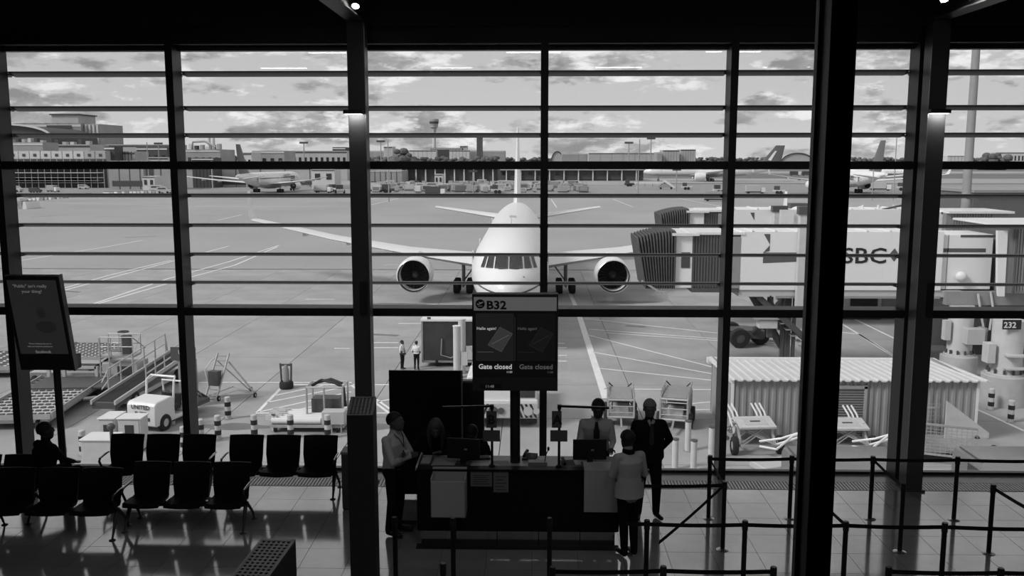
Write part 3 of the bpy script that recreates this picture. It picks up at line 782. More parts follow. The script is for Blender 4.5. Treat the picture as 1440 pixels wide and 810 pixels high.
# rolling ladder
p = gg(313, 560)
t = thing('rolling_ladder', 'wheeled maintenance ladder with raking stays standing on the apron', 'ladder', (p.x, p.y, G), R(-12)); s = 1.0
b = MB()
hL = gy(308, 498, p.y).z - G
for x in (-.30, .30):
    b.bar((x-.3, -.5, .15), (x, .25, hL), .07, .07)
b.build('stile', M_galv, t)
for k in range(9):
    f = (k+.6)/9.2; MB().bar((-.6+.3*f, -.5+.75*f, .15+(hL-.15)*f), (.0+.3*f, -.5+.75*f, .15+(hL-.15)*f), .05, .04).build('rung', M_galv, t)
MB().bar((-.3,.2,hL*.82), (.9,1.0,.2), .05).bar((.3,.2,hL*.82), (1.45,.5,.2), .07).bar((.3,.2,hL*.82),(.7,1.4,.2),.05).bar((-.6,-.5,.15),(1.45,.5,.2),.05).bar((0,-.5,.15),(1.45,.5,.2),.05).bar((-.3,1.5,.2),(1.45,.5,.2),.05).bar((-.6,-.5,.15),(-.3,1.5,.2),.05).bar((-.6,-.5,.15),(.1,-.5,.15),.05).build('stay', M_galv, t)
MB().tube([(-.45,-.35,.5),(-.75,-.2,1.4),(-.55,.1,hL*.85),(-.3,.25,hL*.92)], .03, 6).build('handrail', M_galv, t)
MB().box(-.45,.05,-.45,-.1,.7,1.4).build('tool_box', M_dgrey, t)
for c in ((-.6,-.5,.12),(.1,-.5,.12),(1.45,.5,.12),(.7,1.45,.12)): wheel(t, c, .13, .08)
# small posted unit
p = gg(403, 546)
t = thing('chock_stand', 'small upright stand with round rubber base at the hatched box corner', 'stand', (p.x, p.y, G))
h = gy(403, 511, p.y).z - G
MB().lathe([(0,0),(.33,0),(.35,.1),(.34,.3),(.30,.36),(0,.36)], 20).build('base', M_rubber, t)
for x in (-.24, .24): MB().cyl((x,0,.3), (x*1.15,0,h), .05, n=8).build('upright', M_dgrey, t)
MB().lathe([(0,.3),(.16,.3),(.15,.9),(.08,1.2),(0,1.25)], 14).build('chock', M_grey, t); MB().box(-.3,.3,-.04,.04,1.15,1.25).build('crossbar', M_dgrey, t)

# low trolley with pump frame
p0, p1 = gg(372, 606), gg(486, 606); w = p1.x-p0.x
t = thing('equipment_trolley', 'low flat trolley carrying long pale tubes and a caged pump unit', 'trolley', ((p0.x+p1.x)/2, p0.y, G))
for k in range(6): MB().cyl((-w/2+.35+.06*k, -.1+.28*k, .48), (w/2-1.0, -.1+.28*k, .48), .13, n=10).build('tube', M_white, t)
MB().box(-w/2+.3, w/2, -.25, 1.5, .22, .34).build('deck', M_galv, t)
b = MB()
for k in range(7): b.cbox((-w/2+.3+.12*(k%3), .1+.2*k, .55), (.55,.16,.2), Matrix.Rotation(R(20*(k%3)-20), 3, 'Z'))
b.build('coupling', M_offw, t)
b = MB(); frame_box(b, w/2-1.75, w/2-.2, .6, 1.7, .4, 1.75, .045); b.cyl((w/2-1.0,.6,.4),(w/2-1.0,.6,1.75),.04,n=6); b.build('cage', M_galv, t)
MB().box(w/2-1.6, w/2-.4, .8, 1.5, .6, 1.2).build('pump', M_dgrey, t); MB().tube([(w/2-1.6,.9,1.75),(w/2-1.2,1.1,1.95),(w/2-.6,.9,1.9),(w/2-.2,.8,1.7),(w/2-.1,.7,.9)], .07, 8).tube([(w/2-1.4,1.3,1.8),(w/2-.8,1.2,1.98),(w/2-.3,1.1,1.8)], .06, 8).build('hose', M_blackp, t)
MB().box(w/2-.9, w/2+.05, -.4, .2, .4, .95).build('control_box', M_offw, t, bevel=.02)
for c in ((-w/2+.5,-.1,.15),(w/2-.3,-.1,.15),(-w/2+.5,1.3,.15),(w/2-.3,1.3,.15)): wheel(t, c, .17, .1)
for x in (w/2-.5, w/2-.1): MB().cyl((x,-.3,.0),(x,-.3,.4),.03).build('jack', M_galv, t)

# white tug
p0, p1 = gg(189, 607), gg(210, 612)
t = thing('baggage_tug', 'small white open baggage tug with black tyres and cab frame', 'tug', (gg(200,608).x, gg(200,608).y, G), R(-16))
hh = 1.55
MB().prism([(-.0,.35),(.0,1.15),(.12,1.30),(1.15,1.36),(1.25,.95),(1.3,.45),(2.6,.45),(2.7,.30),(.05,.25)], -.72, .72, 'x').build('body', M_white, t, bevel=.06)
MB().box(-.7,.7,2.0,2.9,.45,.95).build('rear_body', M_white, t, bevel=.05)
MB().tube([(-.68,1.2,.9),(-.70,1.3,1.95),(-.62,1.5,2.1),(.62,1.5,2.1),(.70,1.3,1.95),(.68,1.2,.9)], .05, 8).tube([(-.68,2.4,.8),(-.68,2.3,1.7),(.68,2.3,1.7),(.68,2.4,.8)], .045, 8).build('roll_bar', M_white, t)
MB().box(-.5,.5,1.5,1.95,.6,.8).box(-.5,.5,1.95,2.05,.7,1.25).build('seat', M_blackp, t, bevel=.03)
MB().tube([(.1,1.2,1.2),(.15,1.4,1.42)], .02).lathe([(.15,-.01),(.18,-.01),(.18,.01),(.15,.01)], 16, (.15,1.42,1.44)).build('steering_wheel', M_blackp, t)
for c in ((-.66,.6,.33),(.66,.6,.33),(-.66,2.4,.36),(.66,2.4,.36)): wheel(t, c, .36, .24)
text('UNITED', .26, M_ink, t, (-.48, -.03, 1.0), bold=.004); text('BL 2000', .18, M_ink, t, (-.3, -.03, .78), bold=.003)
MB().box(.22,.42,-.02,.02,.50,.65).box(-.5,-.3,-.02,.02,.50,.65).build('headlamp', M_dgrey, t)
b = MB(); random.seed(3)
for k in range(5): b.tube([(-.4+.2*k, 2.9, .7), (-.3+.2*k, 3.4, .9+.1*(k%2)), (-.2+.15*k, 4.0, .55)], .04, 6)
b.box(-.5,.6,3.0,3.9,.4,.6); b.build('tow_gear', M_dgrey, t)

# belt loader with railing
p0 = gg(150, 584); p1 = gg(262, 525)
d = p1-p0; ang = math.atan2(d.y, d.x); Ln = math.hypot(d.x, d.y)
t = thing('belt_loader', 'long belt loader with tubular handrail lying behind the white tug', 'loader', (p0.x, p0.y, G), ang)
MB().prism([(-.2,.35),(Ln,1.1),(Ln,1.3),(-.2,.62)], -.55, .55, 'y').build('boom', M_dgrey, t)
MB().prism([(0,.63),(Ln,1.32),(Ln,1.34),(0,.65)], -.42, .42, 'y').build('belt', M_rubber, t)
for sy in (-1, 1): MB().prism([(-.25,.55),(Ln,1.25),(Ln,1.42),(-.25,.74)], sy*.55-.04, sy*.55+.04, 'y').build('side_rail', M_offw, t)
b = MB()
for sy in (1,):
    for z in (.55, 1.05): b.tube([(.8, .6*sy, .65+z*.6), (1.5, .6*sy, .75+z), (Ln-1.0, .6*sy, 1.28+z), (Ln-.7, .6*sy, 1.1)], .03, 6)
    for k in range(6): x = 1.4+(Ln-2.4)*k/5; b.cyl((x, .6*sy, .7+x/Ln*.6), (x, .6*sy, 1.8+x/Ln*.55), .035, n=6)
b.build('handrail', M_offw, t)
b = MB()
for k in range(6): x = 2.6+(Ln-3.4)*k/5; b.cyl((x, -.62, .75+x/Ln*.6), (x, -.62, 1.6+x/Ln*.55), .03, n=6)
b.tube([(2.6,-.62,1.7),(Ln-.8,-.62,2.12)], .03, 6); b.tube([(2.6,-.62,1.3),(Ln-.8,-.62,1.75)], .035, 6); b.build('handrail', M_offw, t)
for c in ((1.6,-.5,.35),(1.6,.5,.35),(Ln-2,-.5,.35),(Ln-2,.5,.35)): wheel(t, c, .36, .22, 'y')
MB().box(.9,Ln-1.0,-.5,.5,.3,.5).build('chassis', M_offw, t)

# raised container loader platform
def roller_deck(t, x0, x1, y0, y1, z, nx, ny, m=None):
    MB().box(x0, x1, y0, y1, z-.12, z).build('deck_plate', m or M_grey, t)
    b = MB()
    for i in range(nx):
        for j in range(ny):
            x = x0+(x1-x0)*(i+.5)/nx; y = y0+(y1-y0)*(j+.5)/ny; w_ = (x1-x0)/nx*.32; h_ = (y1-y0)/ny*.16
            b.box(x-w_, x+w_, y-h_, y+h_, z, z+.05)
    b.build('rollers', M_dgrey, t, kind='stuff')
    MB().box(x0-.06, x0, y0, y1, z-.15, z+.12).box(x1, x1+.06, y0, y1, z-.15, z+.12).box(x0, x1, y0-.06, y0, z-.15, z+.06).box(x0, x1, y1, y1+.06, z-.15, z+.06).build('edge_rail', M_galv, t)
p = gg(90, 548)
t = thing('container_loader', 'raised container loader with roller deck, driver platform and ladder', 'loader', (p.x, p.y, G), R(0)); t.scale = (.78, .8, .8)
X0 = -2.5
MB().box(-2.4, 2.6, .3, 3.0, .5, 1.0).build('chassis', M_offw, t)
roller_deck(t, -1.6, 2.2, .5, 5.0, 1.95, 9, 10, M_pale)
for x in (-2.6, -.9, .1, 2.2): MB().box(x-.1, x+.1, -.1, .1, 0, 1.5).build('leg', M_offw, t)
for a_, b_ in ((-2.6,-.9), (.1,2.2)): MB().box(a_, b_, -.1, .1, 1.35, 1.5).build('bridge', M_offw, t)
for a_ in (-1.0, 1.2): MB().bar((a_, .8, .9), (a_+1.0, 4.5, 1.85), .14).bar((a_+1.0, .8, .9), (a_, 4.5, 1.85), .14).build('scissor_arm', M_dgrey, t)
b = MB()
MB().box(2.4, 4.5, .2, 1.4, 2.0, 2.12).build('walkway', M_galv, t)
for x in (2.4, 3.1, 3.8, 4.5):
    for y in (.2, 1.4): b.cyl((x,y,2.1), (x,y,3.3), .035, n=6)
for z in (2.7, 3.3):
    for y in (.2, 1.4): b.cyl((2.4,y,z), (4.5,y,z), .035, n=6)
b.cyl((4.5,.2,3.3),(4.8,1.4,2.4),.035,n=6).cyl((4.5,1.4,3.3),(4.5,.2,2.1),.03,n=6); b.build('handrail', M_galv, t)
cns = MB().box(3.5, 4.1, .7, 1.1, 2.1, 3.3).build('control_console', M_dgrey, t, bevel=.03)
MB().lathe([(.3,-.03),(.36,-.03),(.36,.03),(.3,.03)], 20, (3.7,.75,3.55)).bar((3.4,.75,3.55),(4.0,.75,3.55),.03).bar((3.7,.45,3.55),(3.7,1.05,3.55),.03).build('hand_wheel', M_dgrey, cns)
b = MB().bar((2.5,-.1,0),(2.5,-.1,3.3),.07).bar((3.1,-.1,0),(3.1,-.1,3.3),.07)
b.build('ladder_stile', M_galv, t)
for k in range(8): MB().bar((2.5,-.1,.3+.3*k), (3.1,-.1,.3+.3*k), .05).build('ladder_rung', M_galv, t)
MB().box(2.3, 4.6, .5, 2.2, .5, 1.6).build('engine_house', M_offw, t, bevel=.04)
MB().box(3.3, 4.3, .48, .52, .8, 1.4).build('engine_louvre', M_dgrey, t)
for c in ((-2,.3,.4),(2,.3,.4),(4,.5,.4),(-2,2.8,.4),(3.6,2.4,.4)): wheel(t, c, .42, .3)
# low roller dolly platforms
p = gg(60, 596)
p0, p1 = gg(-40, 607), gg(73, 604)
t = thing('roller_pallet', 'low roller pallet dolly with dotted deck at the left edge', 'dolly', ((p0.x+p1.x)/2, p0.y+.2, G), R(6)); w = p1.x-p0.x
roller_deck(t, -w/2, w/2, 0, 7.2, .62, 10, 14, M_pale)
MB().box(-w/2+.2, w/2-.2, .2, 7.0, .25, .5).build('chassis', M_galv, t)
MB().box(-w/2+.3, w/2+1.1, 4.6, 6.9, .64, .70).build('plank_deck', M_dgrey, t)
b = MB().tube([(w/2,3.6,.4),(w/2+1.2,4.2,.35),(w/2+2.0,4.9,.35)], .09, 6); b.build('drawbar', M_galv, t)
for c in ((-w/2+.6,.2,.2),(w/2-.6,.2,.2),(w/2-.6,6.8,.2),(-w/2+.6,6.8,.2)): wheel(t, c, .22, .14)
p = gg(5, 532)
t = thing('roller_pallet', 'farther roller pallet dolly half behind the left column', 'dolly', (p.x, p.y, G), R(8))
roller_deck(t, -2.6, 1.6, 0, 4.2, .6, 8, 10, M_pale); MB().box(-2.4, 1.4, .2, 4, .25, .5).build('chassis', M_galv, t)
for c in ((-2.2,.2,.2),(1.2,.2,.2),(1.2,4,.2),(-2.2,4,.2)): wheel(t, c, .22, .14)
# sign post right of loader
p = gg(247, 572); t = thing('apron_sign', 'dark apron notice board on a grey cabinet by the second mullion', 'sign', (p.x+.45, p.y, G))
h1 = gy(247, 488, p.y).z-G; h2 = gy(247, 507, p.y).z-G
MB().box(-.55,.6,-.03,.03,h2,h1).build('board', M_dgrey, t); MB().box(-.25,.5,0,.4,.1,h2).build('cabinet', M_grey, t); MB().cyl((.1,.1,0),(.1,.1,h1+.3),.05).build('post', M_dgrey, t)
text('Unit', .3, M_pale, t, (-.2,-.04,h2+.3))

# ---- dark trailer unit and pale pipe posts behind the workers
p0, p1 = gg(594, 516), gg(690, 516); w = p1.x-p0.x; h = gy(640, 449, p0.y).z-G
t = thing('service_trailer', 'dark-sided box trailer with pale roof edge beside the two workers', 'trailer', ((p0.x+p1.x)/2, p0.y, G))
MB().box(-w/2, w/2, 0, 2.4, .35, h-.12).build('box_body', mat('dark trailer side', .05, .25, var=.3, scale=.8), t, bevel=.02)
MB().box(-w/2-.06, w/2+.06, -.06, 2.46, h-.12, h).build('roof', M_white, t, bevel=.01)
MB().box(-w/2-.03, -w/2+.06, -.03, 0, .3, h-.1).build('corner_post', M_grey, t); MB().box(-w/2, w/2, 0, 2.4, .25, .37).build('sill', M_grey, t)
MB().tube([(-w/2+1.1,-.06,1.6),(-w/2+1.05,-.1,.7),(-w/2+1.6,-.15,.55),(-w/2+2.0,-.1,.75)], .035, 6).build('cable', M_grey, t)
MB().box(-w/2+.3,-w/2+.5,-.02,.03,h,h+.12).build('vent', M_dgrey, t)
for x in (-w/2+.8, w/2-.8): wheel(t, (x,.3,.3), .32, .2)
for px, py, yt, lb in ((643, 531, 459, 'tall pale pipe post just before the dark trailer'), (650, 524, 449, 'taller pale pipe post half behind the other one')):
    p = gg(px, py); h = gy(px, yt, p.y).z-G
    t = thing('pipe_post', lb, 'post', (p.x, p.y, G))
    MB().cyl((0,0,0), (0,0,h), .20, n=18).build('pipe', M_pale, t); MB().lathe([(0,h),(.22,h),(.22,h+.04),(0,h+.06)], 18).build('cap', M_white, t)
    MB().box(.2,.55,-.1,.1,h*.25,h*.5).build('junction_box', M_pale, t); MB().cyl((0,0,0),(0,0,.05),.32,n=18).build('flange', M_grey, t)
MB().tube([(.4,-.1,h*.5),(.65,-.1,h*.3),(.5,-.1,.3),(.3,0,.1)], .03, 6).build('cable', M_offw, t)

# ---- pushback tug with hazard stripes
p0, p1 = gg(655, 603), gg(757, 603); w = p1.x-p0.x
t = thing('pushback_tractor', 'white aircraft pushback tractor with black and white hazard stripes', 'tractor', ((p0.x+p1.x)/2, p0.y, G))
MB().box(-w/2, w/2, .0, 5.5, .45, 1.15).build('chassis', M_offw, t, bevel=.06)
MB().box(-w/2+.05, w/2*.30, .15, 2.3, 1.15, 2.25).build('cab_body', M_white, t, bevel=.05)
MB().box(w/2*.30, w/2-.05, .3, 2.2, 1.15, 2.4).build('cab', M_white, t, bevel=.05)
MB().box(w/2*.42, w/2-.15, .27, .3, 1.3, 2.25).build('windscreen', M_glassd, t)
MB().box(-w/2+.05, w/2-.05, .05, .3, 1.15, 1.22).build('bumper_top', M_white, t)
st_ = MB(); zb0, zb1 = .5, 1.1
for k in range(7):
    x = w/2*.36 + .20*k
    if x+.35 < w/2: st_.add([(x,-.008,zb1),(x+.10,-.008,zb1),(x+.35,-.008,zb0),(x+.25,-.008,zb0)], [(0,1,2,3)])
for k in range(2): x = -w/2*.55+.2*k; st_.add([(x,-.008,zb1),(x+.1,-.008,zb1),(x-.15,-.008,zb0),(x-.25,-.008,zb0)], [(0,1,2,3)])
st_.build('hazard_stripes', M_ink, t)
for x in (-w/2*.25, w/2*.72): MB().cyl((x,-.02,.8),(x,-.06,.8),.2,n=16).cyl((x+.35,-.02,.8),(x+.35,-.05,.8),.14,n=16).build('lamp_cluster', M_dgrey if x < 0 else M_offw, t)
text('PUSH', .24, M_ink, t, (-w/2*.35,.13,1.95), bold=.004); text('OF TUG', .17, M_ink, t, (-w/2*.30,.13,1.68), bold=.004)
for c in ((-w/2+.25,1.0,.45),(w/2-.25,1.0,.45),(-w/2+.25,4.4,.45),(w/2-.25,4.4,.45)): wheel(t, c, .5, .4)

# ---- baggage cage dollies
def dolly(px0, px1, ybase, ytop, label, rz, shelf=True, L_=2.0):
    p0, p1 = gg(px0, ybase), gg(px1, ybase); w = (p1.x-p0.x)*.9; h = gy((px0+px1)/2, ytop, p0.y+1).z-G
    t = thing('baggage_dolly', label, 'dolly', ((p0.x+p1.x)/2, p0.y, G), rz)
    b = MB(); frame_box(b, -w/2, w/2, 0, L_, .45, h*.80, .045)
    b.build('frame', M_galv, t)
    MB().box(-w/2, w/2, 0, L_, .42, .5).build('deck', M_galv, t)
    MB().cbox((0, L_/2, h*.84), (w*.88, L_*.85, .05), Matrix.Rotation(R(4), 3, 'X')).build('top_panel', M_grey, t)
    for k in range(3): MB().cyl((-w/2, 0, .66+.27*k), (w/2, 0, .66+.27*k), .025, n=6).build('cross_rail', M_galv, t)
    MB().bar((-w/2,L_,.5),(w/2,L_,h),.05).bar((w/2,L_,.5),(-w/2,L_,h),.05).box(-w*.35,w*.35,L_*.55,L_*.9,.5,1.1).build('rear_brace', M_dgrey, t)
    for sx in (-1, 1):
        b = MB()
        for k in range(4): b.cyl((sx*w/2, L_*(k+.5)/4.5, .45), (sx*w/2, L_*(k+.5)/4.5, h), .035, n=6)
        b.cyl((sx*w/2, 0, h*.8), (sx*w/2, L_, h), .04, n=6).cyl((sx*w/2, 0, .5), (sx*w/2, L_, h*.8), .03, n=6); b.build('side_rail', M_galv, t)
    MB().box(-w*.3, w*.3, .4, 1.2, .5, .8).build('load_box', M_pale, t)
    for x in (-w/2-.1, w/2+.1):
        for y in (.45, L_-.3): wheel(t, (x, y, .33), .33, .18)
    MB().bar((0,-.0,.4),(0,-.9,.25),.08).build('drawbar', M_galv, t)
dolly(853, 893, 601, 545, 'tubular baggage dolly right of the agent with tie', R(-4))
dolly(926, 968, 605, 543, 'tubular baggage dolly with raised shelf right of the grey-haired man', R(-14))

# ---- folded belt loaders before the shed
def stair_dolly(px, ybase, ytop, label, rz):
    p = gg(px, ybase); h = gy(px, ytop, p.y+1).z-G
    t = thing('folding_loader', label, 'loader', (p.x, p.y, G), rz); t.scale = (1, .72, 1)
    b = MB()
    for x in (-.7, .7):
        b.bar((x,-.2,.4),(x,3.4,.4),.09).bar((x,.1,.4),(x*.9,1.0,h*.72),.09).bar((x,3.2,.4),(x*.9,1.0,h*.72),.07).bar((x,2.6,.4),(x,2.6,h*.95),.06)
    b.bar((-.7,-.2,.4),(.7,-.2,.4),.08).bar((-.7,.9,.9),(.7,.9,.9),.06).bar((-.7,-.2,.4),(.7,1.0,.95),.04).bar((.7,-.2,.4),(-.7,1.0,.95),.04)
    b.build('frame', M_galv, t)
    tp = MB().cbox((.05,.85,h*.70), (1.45,1.25,.08), Matrix.Rotation(R(9), 3, 'X')).build('table_top', M_pale, t)
    MB().cbox((.05,.85,h*.70+.045), (.9,.7,.02), Matrix.Rotation(R(9), 3, 'X')).build('hatch', M_offw, tp); MB().cbox((.05,.85,h*.70+.06), (.4,.12,.02), Matrix.Rotation(R(9), 3, 'X')).build('hatch_handle', M_dgrey, tp)
    b = MB()
    for sx in (-1, 1):
        for k in range(3): b.tube([(sx*(.40+.17*k), 1.3, h*.55), (sx*(.40+.17*k)-.1, 1.7, h*.85), (sx*(.40+.17*k)-.25, 2.0, h*1.05)], .04, 6)
    b.build('handrail', M_white, t)
    MB().cyl((-.6,1.7,.8),(.6,1.7,.8),.28,n=14).cyl((-.6,2.3,.8),(.6,2.3,.8),.25,n=14).build('drum', M_pale, t)
    MB().box(-.45,.5,1.0,1.3,.9,h*.66).build('motor_box', M_blackp, t)
    b = MB()
    for k in range(4): b.bar((-.7,.2+.8*k,.4),(.7,.8+.8*k,1.1),.05).bar((.7,.2+.8*k,.4),(-.7,.8+.8*k,1.1),.05)
    b.build('lattice', M_galv, t)
    for c in ((-.9,.2,.36),(.9,.2,.36),(-.9,3.0,.36),(.9,3.0,.36)): wheel(t, c, .38, .22)
    MB().tube([(0,-.2,.4),(.4,-1.2,.5),(.9,-1.6,1.1),(1.6,-1.7,1.35),(2.3,-1.5,1.5)], .05, 6).tube([(0,-.2,.6),(.6,-1.1,.9),(1.4,-1.3,1.2)], .05, 6).tube([(.7,0,.4),(1.3,-1.0,.9),(2.1,-1.1,1.15)], .05, 6).build('tow_arm', M_white, t)
    return t
stair_dolly(1066, 640, 574, 'folded mobile loader with tilted table top left of the black balcony post', R(6))
stair_dolly(1196, 640, 577, 'folded mobile loader with tilted table top before the roller shutter', R(2))
p = gg(1090, 662); t = thing('cable_protector', 'pale flat wheeled block near the window before the loader', 'block', (p.x, p.y, G), R(20))
MB().box(-.8,.8,-.5,.5,.1,.35).build('block', M_offw, t, bevel=.04); wheel(t, (-.6,-.4,.12), .12, .08)

# ---- corrugated shed
p0, p1 = gg(1028, 610), gg(1371, 612); Y0 = 36.9; x0, x1 = gy(1028, 600, Y0).x, gy(1371, 600, Y0).x
ze = gy(1150, 534, Y0).z; Y1 = Y0+4.4; zr = gy(1150, 508, Y1).z
t = thing('storage_shed', 'long corrugated metal shed with pale ribbed roof and roller shutter', 'shed', (0, 0, 0))
M_corr = mat('corrugated wall paint', .33, .5, .2, var=.08, scale=.6); M_roofm = mat('shed roof paint', .62, .45, var=.07, scale=.5)
def corr(x0, x1, Y, z0, z1, step=.30, amp=.045, flip=False):
    pts = []; x = x0
    while x < x1: pts += [(x, 0), (x+step*.35, 0), (x+step*.5, -amp), (x+step*.85, -amp)]; x += step
    b = MB(); n = len(pts)
    b.add([(min(u, x1), Y+v, z0) for u, v in pts]+[(min(u, x1), Y+v, z1) for u, v in pts], [(i, i+1, n+i+1, n+i) for i in range(n-1)])
    return b
sx0, sx1 = gy(1140, 600, Y0).x, gy(1216, 600, Y0).x; zs = gy(1180, 546, Y0).z
c1 = corr(x0, sx0, Y0, G, ze); c1.build('wall_sheet', M_corr, t); corr(sx1, x1, Y0, G, ze).build('wall_sheet', M_corr, t); corr(sx0, sx1, Y0, zs, ze).build('wall_sheet', M_corr, t)
MB().box(x0+.02, x1-.02, Y0+.03, Y0+.08, G, ze).box(x0+.02, x0+.08, Y0, Y1, G, ze).box(x1-.08, x1-.02, Y0, Y1, G, ze).box(x0, x1, Y1-.05, Y1, G, zr).build('wall_core', M_corr, t)
sh = MB(); z = G
while z < zs-.01: sh.prism([(Y0-.02, z),(Y0-.06, z+.03),(Y0-.06, z+.07),(Y0-.02, z+.1)], sx0+.1, sx1-.1, 'x'); z += .105
shu = sh.build('roller_shutter', mat('shutter metal', .26, .4, .4), t); MB().box(sx0, sx0+.12, Y0-.1, Y0, G, zs+.1).box(sx1-.12, sx1, Y0-.1, Y0, G, zs+.1).box(sx0, sx1, Y0-.1, Y0, zs, zs+.14).build('shutter_frame', M_galv, shu)
rb = MB(); x = x0-.15; pts = []
while x < x1+.15: pts += [(x, 0), (x+.14, 0), (x+.19, .05), (x+.27, .05), (x+.32, 0)]; x += .36
n = len(pts); ya, yb_ = Y0-.25, Y1+.1
za, zb_ = ze, zr
rb.add([(u, ya, za+v+.02) for u, v in pts]+[(u, yb_, zb_+v+.02) for u, v in pts], [(i, i+1, n+i+1, n+i) for i in range(n-1)])
rb.add([(u, ya, za+v-.03) for u, v in pts]+[(u, ya, za+v+.02) for u, v in pts], [(i, i+1, n+i+1, n+i) for i in range(n-1)])
rb.build('roof_sheet', M_roofm, t)
MB().box(x0-.2, x1+.2, Y1-.15, Y1+.2, zr-.1, zr+.14).build('ridge_cap', M_white, t)
MB().box(x0-.04, x0+.06, Y0-.08, Y0+.02, G, ze).box(x1-.06, x1+.04, Y0-.08, Y0+.02, G, ze).build('corner_trim', M_white, t)
MB().box(x0-.08, x0-.0, Y0, Y1, ze-.15, ze).build('gutter', M_white, t)

# ---- steel waste skip / mesh cage trailer
p0 = gg(1304, 640)
t = thing('cage_trailer', 'low trailer with mesh sides and solid pale back panel right of the column', 'trailer', (gg(1318,650).x, gg(1318,650).y, G), R(4)); t.scale = (1, .62, 1)
MB().box(-.9, 2.75, 0, 3.4, .35, .42).build('deck', M_grey, t)
MB().prism([(1.1,.4),(1.1,1.95),(2.9,.62),(2.9,.4)], 2.6, 2.7, 'y').build('back_panel', M_pale, t)
def mesh_panel(b, x0, y0, x1, y1, z0, z1, nx, nz, r=.018):
    for i in range(nx+1): f = i/nx; b.bar((x0+(x1-x0)*f, y0+(y1-y0)*f, z0), (x0+(x1-x0)*f, y0+(y1-y0)*f, z1), r)
    for j in range(nz+1): f = j/nz; b.bar((x0, y0, z0+(z1-z0)*f), (x1, y1, z0+(z1-z0)*f), r)
b = MB(); mesh_panel(b, -.9, 3.4, 1.1, 3.4, .4, 1.7, 12, 8); b.build('mesh_side', M_galv, t)
b = MB(); mesh_panel(b, -.9, 0, 1.0, -1.4, .4, 1.5, 12, 9); b.build('mesh_side', M_galv, t)
b = MB(); mesh_panel(b, -.9, 0, -.9, 3.4, .4, 1.5, 14, 7); b.build('mesh_side', M_galv, t)
b = MB()
for q in (((-.9,0),(-.9,3.4)),((-.9,3.4),(1.1,3.4)),((-.9,0),(1.0,-1.4))):
    for z in (.4, 1.55): b.bar((*q[0], z), (*q[1], z), .07)
b.build('frame', M_galv, t)
for c in ((-.6,.5,.25),(-.6,2.9,.25),(2.4,.6,.25),(2.4,2.6,.25)): wheel(t, c, .27, .16)

# ---- van roofs directly below the window
def van(px0, px1, ytop_f, Ytop, L_, label, hgt=2.05, rz=0):
    zt_ = G+hgt; a, b_ = gz(px0, ytop_f, zt_), gz(px1, ytop_f, zt_); w = b_.x-a.x
    t = thing('van', label, 'van', ((a.x+b_.x)/2, a.y, G), rz)
    h = hgt
    sec = lambda y, hw_, z0, z1, r: [(-hw_,y,z0),(hw_,y,z0),(hw_,y,z1-r),(hw_-r*.3,y,z1-r*.3),(hw_-r,y,z1),(-hw_+r,y,z1),(-hw_+r*.3,y,z1-r*.3),(-hw_,y,z1-r)]
    hw_ = w/2
    MB().loft([sec(-L_, hw_*.92, .5, h*.55, .15), sec(-L_+.3, hw_, .4, h*.60, .18), sec(-L_+1.3, hw_, .4, h*.66, .2), sec(-L_+2.1, hw_, .4, h*.97, .25), sec(-L_+2.8, hw_, .4, h, .22), sec(-.15, hw_, .4, h, .2), sec(0, hw_*.97, .45, h*.96, .2)]).build('body', mat('van paint', .20, .35, var=.08, scale=1.5), t)
    MB().prism([(-L_+1.38,h*.68),(-L_+2.05,h*.93),(-L_+2.08,h*.93),(-L_+1.42,h*.66)], -hw_*.85, hw_*.85, 'x').build('windscreen', M_glassd, t)
    for s_ in (-1, 1): MB().box(s_*hw_-.01, s_*hw_+.012, -L_+2.2, -L_+3.2, h*.64, h*.9).build('side_window', M_glassd, t); MB().box(s_*(hw_-.14)-.02, s_*(hw_-.14)+.02, -L_+2.6, -.3, h, h+.03).build('roof_rail', M_dgrey, t)
    MB().box(-hw_*.8, hw_*.8, .0, .015, h*.55, h*.85).build('rear_window', M_glassd, t)
    for s_ in (-1, 1): MB().box(s_*hw_*.9-.12, s_*hw_*.9+.08, .0, .03, .7, 1.1).build('tail_lamp', M_dgrey, t)
    for c in ((-hw_+.1,-L_+.9,.34),(hw_-.1,-L_+.9,.34),(-hw_+.1,-.9,.34),(hw_-.1,-.9,.34)): wheel(t, c, .34, .22)
    return t
van(1098, 1248, 625, 0, 4.4, 'grey van below the window left of the right column, only its roof in view', 2.1)
van(1338, 1475, 625, 0, 4.4, 'grey van below the window right of the right column, only its roof in view', 2.1)

